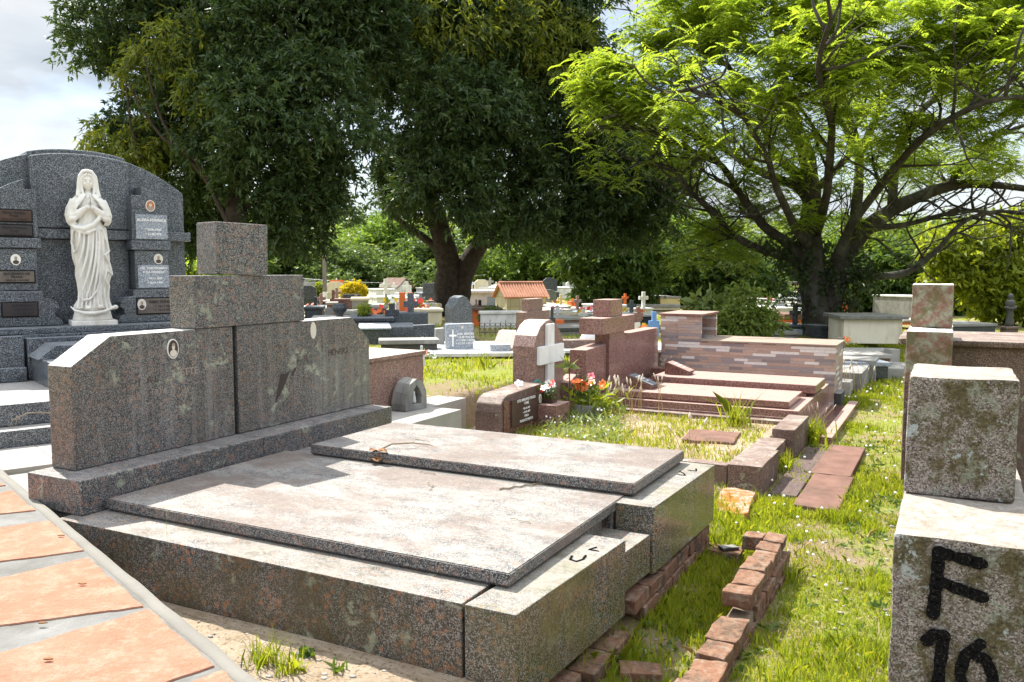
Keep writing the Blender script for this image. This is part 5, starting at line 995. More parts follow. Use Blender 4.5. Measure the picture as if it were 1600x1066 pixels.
bushy('clipped_bush', 'golden yellow clipped bush beside the small yellow building', (atY(553, 465, 45).x, 45, 0), lobes_px([(545, 452, 9), (555, 450, 9), (562, 453, 8), (550, 459, 8), (561, 461, 7), (541, 460, 6)], 45), 'golden_leaves', 1200, .12, .08, 6, trunk=.1, seed=27, cat='bush', tl=.15)
bushy('green_bush', 'bright green bush seen between the statue tomb and the granite cross block', (atY(300, 450, 24).x, 24, 0), lobes_px([(292, 420, 16), (308, 425, 16), (325, 440, 22), (290, 440, 16), (350, 455, 22)], 24), 'bright_leaves', 1100, .14, .06, 8, trunk=.06, seed=28, cat='bush')
bushy('potted_shrub', 'pale yellow green shrub beside the foot of the whitewashed pole', (atY(497, 462, 46).x, 46, 0), lobes_px([(497, 455, 8), (500, 447, 6)], 46), 'yellow_green_leaves', 200, .15, .08, 6, seed=29, cat='shrub', tl=.15)
# tree line beyond the graves: three kinds copied
protos = []
for k, mt in enumerate(['far_leaves', 'far_yellow_leaves', 'far_bright_leaves']):
    g = np.random.default_rng(40 + k); lb = [(np.array([g.normal() * 2.3, g.normal() * 2.0, 4.6 + abs(g.normal()) * 1.9 - .25 * j]), g.uniform(1.2, 2.1), 1.4) for j in range(11)]
    lb += [(np.array([g.normal() * 2.6, g.normal() * 1.6, g.uniform(1.2, 3.2)]), g.uniform(1.1, 1.8), 1.4) for j in range(6)]
    r_ = thing('tree', 'x', 'tree', (0, 0, 0), 0, 'tree line beyond the graves'); tb = MB(); limb(tb, [(0, 0, -.2), (.1, 0, 2.5), (0, .1, 5)], .3, .12, n=8); part('trunk', tb, 'bark', r_, True)
    vv = twig_leaves(g, lb, 1700, 9, .42, .2, .25, .7, .45, 1, .2); np_mesh('crown', vv, len(vv) // 4, 4, mt, r_); protos.append(r_)
tl_ = [(470, 60, .85, 0), (505, 72, .95, 1), (540, 64, .8, 1), (575, 58, .65, 0), (600, 66, .95, 2), (640, 60, .8, 0), (660, 75, 1.2, 1), (700, 70, 1.0, 0), (745, 74, 1.15, 0), (780, 66, .9, 1), (810, 70, 1.05, 0), (845, 62, .85, 2), (880, 68, 1.0, 0), (905, 80, 1.3, 1), (1010, 60, .9, 0), (1045, 66, 1.1, 2), (440, 80, 1.2, 0), (550, 90, 1.5, 0), (620, 95, 1.5, 0), (730, 98, 1.6, 1), (830, 95, 1.6, 0), (1140, 55, 1.0, 0), (1210, 60, 1.1, 1), (1340, 52, .9, 2), (1390, 58, 1.2, 0), (1470, 48, 1.0, 1), (1530, 46, 1.0, 0), (1600, 44, 1.1, 0), (-160, 60, 1.2, 0), (20, 70, 1.3, 2), (1700, 50, 1.2, 0), (1820, 60, 1.3, 1), (1250, 80, 1.5, 0), (960, 90, 1.6, 0), (385, 60, 1., 2), (320, 66, .9, 2), (1085, 85, 1.4, 2), (250, 75, 1.1, 0), (150, 80, 1.1, 1)]
where = ['behind the pole', 'behind the yellow building', 'behind the golden bush', 'behind the whitewashed house', 'beside the big dark trunk', 'behind the tiled mausoleum', 'behind the red cross', 'behind the clad tomb', 'behind the feathery tree', 'behind the brown tomb']
cnt = [0, 0, 0]
for i, (px, Y, s, kd) in enumerate(tl_):
    o = protos[kd] if cnt[kd] == 0 else copy_tree(protos[kd]); cnt[kd] += 1
    o.location = (atY(px, 423, Y).x, Y, -.1); o.rotation_euler = (0, 0, i * 1.7); s = s * (.72 if 430 < px < 1000 else .62); o.scale = (s * 1.3, s * 1.3, s)
    o['label'] = ['dark green', 'yellow green', 'fresh green'][kd] + ' tree of the distant line ' + where[min(9, max(0, int((px - 440) / 118)))] if px > 400 else ['dark green', 'yellow green', 'fresh green'][kd] + ' distant tree glimpsed behind the statue tomb'
    if Y > 78: o['label'] = o['label'].replace('tree of', 'taller rear tree of')

# ============================================================ THE FAR GRAVES
def yb(bottom, z=0.0): return (EYE - z) * F_PX / (bottom - 423.4)
def far(px0, px1, Y):
    """centre and width of what stands between two picture columns at distance Y, turned with the rows"""
    c = atY((px0 + px1) / 2, 450, Y); return Vector((c.x, Y, 0)), (px1 - px0) * Y / F_PX
def hz(py, Y): return atY(800, py, Y).z
FY = YAW + R(90)                              # far things: local x along the row, local -y towards the path
def cross_mb(h, w, th, az=.66, ah=.2, sw=.34, z0=0):
    f = MB(); s = w * sw / 2; zl, zh = z0 + h * (az - ah / 2), z0 + h * (az + ah / 2)
    f.prism([(-s, z0), (-s, zl), (-w / 2, zl), (-w / 2, zh), (-s, zh), (-s, z0 + h), (s, z0 + h), (s, zh), (w / 2, zh), (w / 2, zl), (s, zl), (s, z0)], 'y', -th / 2, th / 2, .01); return f
def far_cross(px0, px1, top, Y, mat, label, z0=0, cat='cross', group=None, base=None, az=.62, rz=R(12), name='grave_cross', th=None, ah=.24):
    c, w = far(px0, px1, Y); h = hz(top, Y) - z0; t = thing(name, label, cat, (c.x, c.y, z0), rz, group)
    if base: f = MB(); f.box(-w * .75, w * .75, -w * .5, w * .5, 0, h * base, .012); part('base', f, mat, t); f = cross_mb(h * (1 - base), w, th or w * .34, az, ah, .42, h * base)
    else: f = cross_mb(h, w, th or w * .34, az, ah, .42)
    part('cross', f, mat, t); return t, h, w
def far_box(px0, px1, top, Y, mat, label, depth=1.0, z0=-.05, lid=None, cat='tomb', name='box_tomb', rz=R(10), over=.03, lidh=.06, group=None):
    c, w = far(px0, px1, Y); w /= (math.cos(rz) + depth * .0); h = hz(top, Y) - z0; t = thing(name, label, cat, (c.x, c.y, z0), rz, group)
    f = MB(); f.box(-w / 2, w / 2, 0, depth, 0, h - (lidh if lid else 0), .012); part('body', f, mat, t)
    if lid: f = MB(); f.box(-w / 2 - over, w / 2 + over, -over, depth + over, h - lidh + .002, h, .01); part('lid', f, lid, t)
    return t, h, w
def far_stone(px0, px1, top, Y, mat, label, th=.15, z0=-.05, shape='flat', rz=R(14), name='headstone', cat='headstone', group=None):
    c, w = far(px0, px1, Y); h = hz(top, Y) - z0; t = thing(name, label, cat, (c.x, c.y, z0), rz, group); f = MB()
    if shape == 'arch': pts = [(-w / 2, 0), (-w / 2, h * .8)] + [(-w / 2 * math.cos(a), h * .8 + h * .2 * math.sin(a)) for a in np.linspace(.3, 2.84, 9)] + [(w / 2, h * .8), (w / 2, 0)]
    elif shape == 'step': pts = [(-w / 2, 0), (-w / 2, h * .6), (-w / 4, h * .6), (-w / 4, h), (w / 4, h), (w / 4, h * .6), (w / 2, h * .6), (w / 2, 0)]
    else: pts = [(-w / 2, 0), (-w / 2, h * .98), (w / 2, h), (w / 2, 0)]
    f.prism(pts, 'y', 0, th, .01); part('slab', f, mat, t); return t, h, w
def blossoms(px, py, Y, mats, label, n=8, spread=.12, r=.06, leaf='mid_leaves', name='flowers', z=None):
    c = atY(px, py, Y); t = thing(name, label, 'flowers', c, 0); g = np.random.default_rng(int(px * 7 + py))
    for k in range(n):
        f = MB(); flower(f, (g.normal() * spread, g.normal() * spread * .6, g.normal() * spread * .4 + spread * .5), r, 5, rtilt_view(), .1); part('bloom', f, mats[k % len(mats)], t)
    v = leaf_quads(g, g.normal(0, spread * .8, (30, 3)) * [1, .6, .5], r * 1.6, r * .6, .1); np_mesh('foliage', v, 30, 4, leaf, t); return t

# low pale ledge tomb with grey headstone and the flared old headstone behind it
t = thing('ledge_tomb', 'long low mossy walled tomb with pale marble ledge beyond the bright grass patch', 'tomb', atY(747, 580, 10.6), R(4)); t.location.z = .15
f = MB(); f.rough_box(-.66, 1.05, 0, 1.7, 0, .17, .006, 6, .01, 3); part('wall', f, 'grey_concrete', t)
f = MB(); f.box(-.70, 1.10, -.05, 1.75, .172, .222, .008); part('ledge', f, 'aged_white_stone', t)
f = MB(); f.box(.95, 2.6, .1, 1.6, .0, .20, .008); part('wall', f, 'grey_concrete', t); f = MB(); f.box(.93, 2.62, .05, 1.65, .202, .24, .006); part('ledge', f, 'aged_white_stone', t, label='second marble ledge past the arched headstone')
t, h, w = far_stone(696.5, 740.5, 505.5, 11.1, 'light_grey_granite', 'polished light grey headstone with a white cross and lines of writing', .10, .36, rz=R(16))
f = cross_mb(.23, .10, .012, .64, .11, .2); f.xf(T(-.10, -.012, .045)); part('inlaid_cross', f, 'white_letter', t)
for k, tx in enumerate(['JOSE  BENITEZ', '* 12 08 1913 JUL', '+ 1 1940 + ROSA', '+ 5 5 97 + ROZO']): lettering(tx, .035, 'white_letter', t, T(.075, -.004, .20 - .042 * k) @ FACE_NEG_Y, depth=.002, bold=.001)
portrait(t, .03, -.001, .30, .016, .02, 'y', 'photo_pale')
f = MB(); f.rough_box(-.13, .13, -.08, .08, 0, .10, .004, 3, .01, 4); tag(place(part('granite_block', f, 'light_grey_granite'), at(781, 550, .36), R(6)), 'loose grey granite block lying on the pale marble ledge', 'block')
t = thing('slanted_slab', 'pink slanted slab leaning against the ledge behind the arched headstone', 'slab', at(797, 549, .36), YAW)
f = MB(); f.prism([(-.05, 0), (-.05, .02), (.15, .25), (.24, .26), (.24, 0)], 'x', -.25, .05, .005); part('slab', f, 'pink_granite', t)
t, h, w = far_stone(706, 741, 462, 13.2, 'blue_granite', 'tall dark grey headstone with shouldered round top beside the big dark trunk', .30, .1, rz=R(34))
c, w = far(741, 766, 13.1); t2 = part('flared_shoulder', MB().prism([(w * .4, 0), (w * .4, .62), (w * .55, .42), (w * .8, .25), (w * 1.5, .16), (w * 1.5, 0)], 'y', .02, .26, .008), 'blue_granite', t)
for o in t.children:
    if o.name.startswith('slab'): bpy.data.objects.remove(o)
f = MB(); h = hz(462, 13.2) - .1; u = .17; f.prism([(-u, 0), (-u, h * .72), (-u * .98, h * .82), (-u * .72, h * .88), (-u * .5, h * .96), (0, h), (u * .5, h * .96), (u * .72, h * .88), (u * .98, h * .82), (u, h * .72), (u, 0)], 'y', 0, .28, .01); part('slab', f, 'blue_granite', t)
f = MB(); f.prism([(-u, 0), (-u, .5), (-u * 1.6, .38), (-u * 2.2, .2), (-u * 2.3, 0)], 'y', .02, .26, .008); part('flared_shoulder', f, 'blue_granite', t)
far_stone(646, 679, 507, 12.2, 'black_granite', 'dark blue grey polished headstone with white flowers at its foot', .12, .0, rz=R(14)); blossoms(669, 537, 11.9, ['petal_white'], 'small white flowers at the foot of the dark blue grey headstone', 9, .05, .035, 'pale_leaves')
far_stone(680, 694, 513, 11.8, 'grey_concrete', 'narrow mottled grey marker between dark and light grey headstones', .2, .1, rz=R(10))
t, h, w = far_cross(653, 663, 540, 9.2, 'aged_white_stone', 'small old white plaster cross standing in the grass before the ledge tomb', .18, az=.55); blossoms(668, 555, 9.3, ['petal_white', 'petal_pink'], 'faded flowers by the small plaster cross', 5, .05, .03, 'pale_leaves')
far_box(613, 668, 489, 15.5, 'blue_granite', 'big dark grey granite headboard block carrying a stepped cross', .45, .1); far_box(607, 650, 511, 13.6, 'blue_granite', 'dark grey granite tomb body in front of the stepped cross', 1.2, .0)
far_cross(630, 653, 458, 15.6, 'blue_granite', 'stepped dark grey granite cross on top of the big headboard block', .62, az=.45, ah=.3)
far_box(548, 612, 497, 14.5, 'black_granite', 'long glossy black tomb behind the chamfered end of the headboard', 1.4, 0, 'black_granite'); far_box(563, 607, 512.5, 12.6, 'black_granite', 'lower black tomb with pale edge in front of the long glossy black one', 1.2, 0, 'light_grey_granite', lidh=.025)
far_box(596, 682, 531, 10.9, 'dark_concrete', 'low dark mossy kerb wall above the pink block tomb', .35, .1, 'grey_concrete')
far_cross(601, 623, 474, 15.0, 'black_granite', 'squat black granite cross with flowers set on top', .45, az=.55, ah=.3); blossoms(611, 471, 15.0, ['petal_white', 'petal_yellow'], 'white and yellow flowers on top of the squat black cross', 8, .09, .05, 'yellow_green_leaves')
bushy('potted_plant', 'yellow green leafy plant in a black planter on the glossy black tomb', (atY(569, 492, 15).x, 15, .4), lobes_px([(569, 484, 6), (569, 478, 4)], 15), 'yellow_green_leaves', 60, .07, .03, 5, seed=61, cat='plant', tl=.06)
far_box(558, 579, 491, 15.0, 'black_granite', 'small black planter box holding the yellow green plant', .25, .35, name='planter', cat='planter')
far_box(580, 603, 478, 16.5, 'pink_granite', 'small pinkish tomb block with red flowers in front', .7, .0, 'pale_concrete'); blossoms(592, 491, 15.8, ['petal_red', 'petal_orange'], 'red orange flowers before the small pinkish tomb block', 10, .10, .055)
far_stone(580, 594, 497, 15.4, 'cream_paint', 'cream marker with oval photograph under the small pinkish block', .15, 0)
far_cross(486, 499, 464, 20, 'black_granite', 'dark granite cross seen just past the end of the cross arm', 0, az=.5, ah=.26); far_box(476, 502, 480, 19, 'black_granite', 'dark polished tomb below the dark granite cross', 1.2, 0, 'black_granite')
far_stone(506, 521, 481, 17, 'grey_concrete', 'rounded speckled grey headstone in front of the pole', .15, 0, 'arch'); far_box(488, 545, 497, 15.5, 'grey_concrete', 'flat grey tomb top just above the headboard edge', 1., 0, 'pale_concrete')
t = thing('urn', 'dark round urn beside the speckled grey headstone', 'urn', atY(531, 497, 16), 0); f = MB(); f.lathe([(.06, 0), (.1, .02), (.05, .06), (.13, .14), (.15, .21), (.10, .25), (.11, .27), (.08, .27)], 18); part('bowl', f, 'black_granite', t, True)
far_cross(515, 526, 453, 24, 'red_granite', 'red granite cross standing before the yellow building', 0, az=.6); far_box(524, 551, 467, 22, 'red_granite', 'red granite headboard wall with faded lettering', .25, 0, 'red_granite'); far_box(510, 525, 473, 21, 'red_granite', 'small red block tomb with a pale lid behind the pole', .8, 0, 'pale_concrete')
far_box(550, 575, 466, 20, 'pale_concrete', 'beige tomb with thick overhanging roof slab under the golden bush', 1.0, 0, 'cream_paint'); far_box(540, 604, 487, 18, 'pink_granite', 'wide low pink tomb behind the black planter', 1.0, 0, 'pale_concrete')
far_box(574, 600, 477, 21, 'aged_white_stone', 'white marble tomb with rounded lid near the squat black cross', 1., 0, 'white_marble')
for k, (a, b) in enumerate([(624, 633), (637, 645)]): far_box(a, b, 457, 18, 'orange_paint', ['orange painted block nearer the white house door side', 'orange painted block just above the stepped cross'][k], .12, .55, name='orange_block', cat='block')
far_box(619, 650, 465, 18.3, 'aged_white_stone', 'white tiled tomb carrying the two orange blocks', .6, 0); far_cross(600, 606, 459, 30, 'grey_concrete', 'thin grey cross against the whitewashed house', 0)
far_box(648, 690, 483, 17.5, 'cream_paint', 'cream low tomb between the stepped cross and big trunk', .9, 0, 'cream_paint'); blossoms(658, 481, 18.0, ['petal_red', 'petal_pink', 'petal_red'], 'red flowers on the pale tomb near the big trunk', 10, .14, .07)
far_box(652, 688, 470, 24, 'pink_granite', 'pale pink walled grave plot behind the red flowers', .2, 0); far_box(664, 690, 475, 22, 'white_paint', 'white low tomb wall by the big trunk', .8, 0)
far_box(741, 778, 481, 20, 'orange_paint', 'open niche tomb with orange floor and brown roof slab', .8, .0, 'brown_roof', over=.1); far_cross(741, 747, 468, 21, 'pink_granite', 'small pink cross behind the roofed orange niche', 0, base=.3)
far_box(752, 822, 486, 16.5, 'white_paint', 'white masonry plot wall behind the iron railing', .15, 0, 'white_paint', name='plot_wall', cat='wall'); bushy('leafy_plant', 'dark green plant growing inside the white masonry plot', (atY(764, 490, 17).x, 17, .3), lobes_px([(763, 491, 7), (772, 493, 6)], 17), 'mid_leaves', 110, .1, .05, 6, seed=62, cat='plant', tl=.1)
far_box(772, 788, 489, 17.2, 'grey_concrete', 'dark stained grey block inside the white masonry plot', .5, 0, 'dark_concrete'); far_box(776, 788, 483, 23, 'grey_concrete', 'small grey tomb beside the tiled mausoleum corner', .8, 0, 'pale_concrete')
# wrought iron railing
t = thing('iron_railing', 'low rusty wrought iron railing with curls in front of the white plot wall', 'railing', at(782, 524, .30) * 1, R(6)); W_ = .72
f = MB(); f.tube([(-W_ / 2, 0, .05), (W_ / 2, 0, .05)], .006, 5); f.tube([(-W_ / 2, 0, .16), (W_ / 2, 0, .16)], .006, 5); part('rail', f, 'iron', t)
f = MB()
for k in range(9):
    x = -W_ / 2 + W_ * k / 8; f.tube([(x, 0, 0), (x, 0, .22 + .05 * (k in (2, 5, 8)))], .005, 5)
    if k < 8: f.tube([(x + .045 + .03 * math.cos(a), 0, .105 + .04 * math.sin(a)) for a in np.linspace(0, 6.2, 12)], .0035, 4); f.tube([(x + .045 + .045 * math.cos(a), 0, .16 + .05 * math.sin(a)) for a in np.linspace(0, 3.14, 8)], .0035, 4)
part('scrollwork', f, 'iron', t)
# stepped pink cross headboard behind the arch
t = thing('stepped_headstone', 'pink granite headstone with square block on top right behind the arched one', 'headstone', NC, YAW)
f = MB(); f.box(-3.31, -3.2, 6.43, 7.12, 0, .92, .006); part('body', f, 'pink_granite', t); f = MB(); f.box(-3.30, -3.21, 6.56, 6.95, .922, 1.07, .006); part('block', f, 'pink_granite', t)
far_cross(857.5, 868, 480, 14.5, 'dark_concrete', 'mouldy dark green stone cross peeping past the arched headstones', 0, az=.65)
# mausoleum
c, w = far(785, 866, 26); t = thing('tiled_mausoleum', 'cream tiled mausoleum with red clay tile roof and pointed gable', 'mausoleum', (c.x, c.y, 0), R(24)); hh = hz(463, 26); rr = hz(444, 26.8)
f = MB(); f.prism([(0, 0), (0, hh), (.45, rr - .04), (.9, hh), (.9, 0)], 'x', -.72, .62, .004); part('wall', f, 'cream_tiles', t)
for sg in (0, 1):
    f = MB(); n = 17
    for k in range(n):
        x = -.79 + 1.46 * k / (n - 1); p0, p1 = ((-.06, hh - .04), (.45, rr + .02)) if sg == 0 else ((.96, hh - .04), (.45, rr + .02)); f.tube([(x, p0[0], p0[1]), (x, p1[0], p1[1])], .045, 8)
    part('roof_slope', f, 'roof_tile', t)
f = MB(); f.tube([(-.80, .45, rr + .05), (.70, .45, rr + .05)], .045, 8); part('ridge', f, 'roof_tile', t)
for s_ in (-.07, .97): pass
f = MB(); f.prism([(-.08, hh - .03), (-.08, hh - .1), (.45, rr - .06), (.98, hh - .1), (.98, hh - .03), (.45, rr + .0)], 'x', .622, .70, .004); part('gable_trim', f, 'cream_paint', t)
t = thing('pink_building', 'long low pale pink cemetery building with flat roof and grey stone panel', 'building', atY(752, 480, 34) * 1, R(12)); t.location.z = 0; hh = hz(458, 34)
f = MB(); f.box(-.9, 1.1, 0, 2.4, 0, hh, .02); part('wall', f, 'pale_pink_paint', t); f = MB(); f.box(-.98, 1.2, -.1, 2.5, hh + .002, hh + .10, .02); part('roof', f, 'pale_pink_paint', t)
f = MB(); f.box(.25, 1.08, -.03, -.004, 0, hh - .15, .01); part('stone_panel', f, 'light_grey_granite', t); f = MB(); f.box(-.12, .0, -.02, -.003, hh - .5, hh - .28, 0); part('window', f, 'dark_hollow', t)
far_box(750, 795, 449, 40, 'white_paint', 'flat roofed white tomb building behind the pale pink one', 1.5, 0, 'white_paint', name='white_tomb_building', cat='building', lidh=.15)
# whitewashed house
t = thing('white_house', 'small stained whitewashed house tomb with brown pitched roof', 'building', atY(620, 470, 46) * 1, R(-30)); t.location.z = 0; Y_ = 46; hh = hz(447, Y_); rr = hz(436.5, Y_)
f = MB(); f.prism([(-.6, 0), (-.6, hh), (0, rr), (.6, hh), (.6, 0)], 'x', -.55, .55, .01); f.xf(Matrix.Rotation(0, 4, 'Z')); part('wall', f, 'white_paint', t)
for sg in (-1, 1):
    f = MB(); f.prism([(sg * .72, hh - .1), (sg * .72, hh - .04), (0, rr + .09), (0, rr + .02)], 'x', -.66, .66, .005); part('roof_slope', f, 'brown_roof', t)
far_box(476, 512, 445, 60, 'pale_blue_paint', 'pale blue flat roofed building far behind the pole', 3, 0, 'white_paint', name='blue_building', cat='building', lidh=.12)
t, h, w = far_box(512, 539, 447.5, 55, 'yellow_paint', 'yellow flat roofed cemetery building with small dark window', 3, 0, 'red_stone', name='yellow_building', cat='building', lidh=.08)
f = MB(); f.box(-.12, .12, -.03, -.004, h * .5, h * .7, 0); part('window', f, 'dark_hollow', t)
t = thing('small_statue', 'tiny white figure with outstretched arms on the yellow building roof', 'statue', atY(526, 448, 54), 0); f = MB(); f.lathe([(.12, 0), (.11, .1), (.07, .3), (.08, .38), (.03, .42), (.05, .48), (.02, .54)], 12); f.tube([(-.26, 0, .36), (0, 0, .35), (.26, 0, .36)], .035, 6); part('figure', f, 'aged_white_stone', t, True)
# poles
def pole(px, Y, top, label, r, paint=None, wires=True):
    c = atY(px, 450, Y); t = thing('utility_pole', label, 'pole', (c.x, Y, 0), 0); h = hz(top, Y); f = MB(); f.tube([(0, 0, paint or 0), (0, 0, h)], [r, r * .8], 12); part('shaft', f, 'utility_pole_wood', t)
    if paint: f = MB(); f.tube([(0, 0, 0), (0, 0, paint - .003)], r * 1.1, 12); part('painted_foot', f, 'white_paint', t)
    return t
pole(507.5, 40, 345, 'wooden utility pole with whitewashed foot between the dark trees', .10, hz(456, 40)); pole(765, 62, 400, 'thin bare utility pole beyond the pale pink building', .13)
for k, (a, b, z_) in enumerate([((430, 431, 52), (760, 429, 60), 0), ((940, 425, 60), (1260, 456, 40), 0)]):
    A_, B_ = atY(*a), atY(*b); f = MB(); f.tube([A_.lerp(B_, u) - Vector((0, 0, .5 * math.sin(math.pi * u))) for u in np.linspace(0, 1, 18)], .018, 4); tag(part('power_cable', f, 'aged_white_stone'), ['pale cable sagging across the distant trees behind the pole', 'pale cable strung behind the clad tomb and feathery tree'][k], 'cable')
# to the right of the mausoleum
blossoms(877, 486, 28, ['petal_yellow', 'petal_orange'], 'heap of yellow flowers on a far grave beside the mausoleum', 16, .2, .12); blossoms(906, 492, 25, ['petal_yellow'], 'yellow flowers on the pale grave before the round tree', 8, .10, .07); blossoms(930, 495, 24, ['petal_orange', 'petal_white', 'petal_red'], 'mixed bright flowers spread on a grave behind the red cross', 12, .22, .06)
far_box(870, 912, 496, 17, 'pink_granite', 'pink granite box tomb with pale lid behind the arched headstone', 1.1, 0, 'pale_concrete', rz=R(20)); far_box(866, 903, 489, 20.5, 'cream_paint', 'cream grave slab under the yellow flowers', 1.2, 0, 'cream_paint')
far_box(867, 882, 500, 15.5, 'orange_paint', 'narrow orange painted kerb beside the pink box tomb', .2, 0, name='painted_kerb', cat='kerb'); far_box(912, 940, 501, 17.5, 'pale_concrete', 'pale low tomb slab right behind the red granite cross', 1., 0, 'cream_paint')
far_box(879, 944, 531.5, 11.0, 'worn_granite', 'low worn pinkish wall between the arched headstone and red headboard', .22, .0, name='low_wall', cat='wall'); far_box(872, 940, 512, 14.5, 'grey_concrete', 'grey slab littered with dark debris behind the low worn wall', 1.2, 0, 'dark_concrete')
t = thing('white_cross_stump', 'white mottled stone stump shaped like a broad stepped cross', 'headstone', (atY(920, 532, 12.3).x, 12.3, .0), R(10)); f = MB(); h = hz(508, 12.3); f.prism([(-.16, 0), (-.16, h * .55), (-.09, h * .75), (-.09, h), (.09, h), (.09, h * .75), (.16, h * .55), (.16, 0)], 'y', -.08, .08, .01); part('body', f, 'aged_white_stone', t)
far_cross(991, 1005, 479.5, 15.5, 'red_granite', 'red brown stone cross on a stepped base with small white plaque', 0, base=.42, az=.6, ah=.3); f = MB(); c = atY(996, 512, 15.05); f.box(-.05, .05, -.01, .01, -.08, .09, .003); tag(place(part('plaque', f, 'white_marble'), c), 'small white plaque fixed to the base of the red brown cross', 'plaque')
far_cross(1014, 1031, 487, 13.8, 'blue_paint', 'pale blue painted block cross beside the clad niche', 0, az=.62, ah=.36); blossoms(1008, 514, 14.6, ['petal_yellow', 'petal_orange'], 'orange flowers with leaves between the red brown and blue crosses', 7, .09, .05)
far_box(988, 1063, 476, 30, 'cream_paint', 'long cream plastered tomb building with flat stained roof', 2., 0, 'pale_concrete', name='cream_building', cat='building', lidh=.1); far_box(1060, 1100, 478, 33, 'white_paint', 'white flat building half hidden by the clad niche', 2., 0, 'pale_concrete', name='white_building', cat='building')
far_box(887, 893, 470, 40, 'white_marble', 'narrow white marble pillar tomb near the round tree', .4, 0); far_box(901, 911, 477, 36, 'white_marble', 'square white marble tomb near the round tree trunk', .6, 0, 'white_marble'); far_box(912, 925, 475, 38, 'pale_concrete', 'pale concrete wall of niches near the round tree', .6, 0)
far_box(966, 984, 486, 26, 'aged_white_stone', 'white tomb with dark ornaments beside the red cross head', 1., 0, 'white_marble')
# right hand side
t, h, w = far_box(1227, 1258, 491, 22, 'orange_paint', 'orange brick tomb with dark red coping beside the feathery tree trunk', 1., 0, 'red_stone', lidh=.14); far_stone(1244, 1257, 515, 18.3, 'light_grey_granite', 'small pale grey headstone before the orange brick tomb', .12, 0, 'arch')
far_box(1283, 1304, 509, 17.5, 'black_granite', 'dark speckled block tomb at the foot of the ivy covered trunk', .6, 0, 'black_granite'); far_box(1210, 1250, 519, 17.6, 'grey_concrete', 'mossy grey grave edge in front of the orange brick tomb', .9, 0, 'pale_concrete')
far_box(1196, 1228, 512, 21, 'pink_granite', 'low pinkish tomb behind the flowering shrub', 1., 0, 'pale_concrete')
far_box(1296, 1324, 494, 24, 'pale_blue_paint', 'pale blue painted tomb wall behind the cream tomb', 1.2, 0, 'white_paint'); far_box(1290, 1352, 479, 34, 'grey_concrete', 'grey roofed building behind the pale blue tomb wall', 2, 0, 'grey_concrete', name='grey_building', cat='building', lidh=.5)
t, h, w = far_box(1322, 1410, 493.5, 16.2, 'cream_bright', 'large plain cream tomb with thin overhanging grey roof slab', 1.1, 0, 'grey_concrete', rz=R(-6), over=.09, lidh=.07)
far_box(1303, 1401, 548, 13.2, 'grey_concrete', 'long mossy ledge in front of the cream tomb', .5, -.1, 'pale_concrete', rz=R(-3)); far_box(1311, 1394, 554, 12.6, 'red_granite_polished', 'dark red polished tomb front with pale top edge', .5, -.1, 'pale_concrete', rz=R(-3)); far_box(1300, 1392, 566, 11.7, 'black_granite', 'dark green tiled low tomb below the dark red one', .8, -.1, 'light_grey_granite', rz=R(-2))
far_box(1396, 1411, 546, 13.0, 'pale_concrete', 'short pale concrete post at the end of the mossy ledge', .2, -.1, name='post', cat='post'); t = thing('vase', 'dark vase with orange flowers on the mossy ledge', 'vase', atY(1313, 545, 13.2), 0); f = MB(); f.lathe([(.04, 0), (.06, .02), (.05, .14), (.06, .17), (.04, .17)], 14); part('body', f, 'black_granite', t, True)
blossoms(1323, 534, 13.2, ['petal_orange', 'petal_yellow'], 'orange flowers drooping over the mossy ledge', 6, .05, .04, 'dry_grass')
far_box(1412, 1470, 500, 22, 'orange_paint', 'orange walled grave behind the distant lichen cross', .9, 0, 'pale_concrete')
t = thing('column_statue', 'small weathered dark statue on a stone column before the yellow green tree', 'statue', (atY(1577, 510, 13).x, 13, 0), 0); b0 = hz(513, 13)
f = MB(); f.box(-.09, .09, -.09, .09, 0, b0, .01); f.box(-.12, .12, -.12, .12, b0, b0 + .03, .005); part('column', f, 'worn_granite', t)
f = MB(); f.lathe([(.055, 0), (.06, .05), (.045, .15), (.04, .22), (.06, .30), (.075, .36), (.05, .40), (.02, .415), (.045, .44), (.04, .48), (.01, .505)], 14, (0, 0, b0 + .032)); f.tube([(-.09, 0, b0 + .32), (0, -.05, b0 + .30), (.09, 0, b0 + .33)], .025, 6); part('figure', f, 'dark_concrete', t, True)
far_box(1490, 1562, 506, 18, 'black_granite', 'low dark tomb under the yellow green tree', 1., 0, 'pale_concrete')
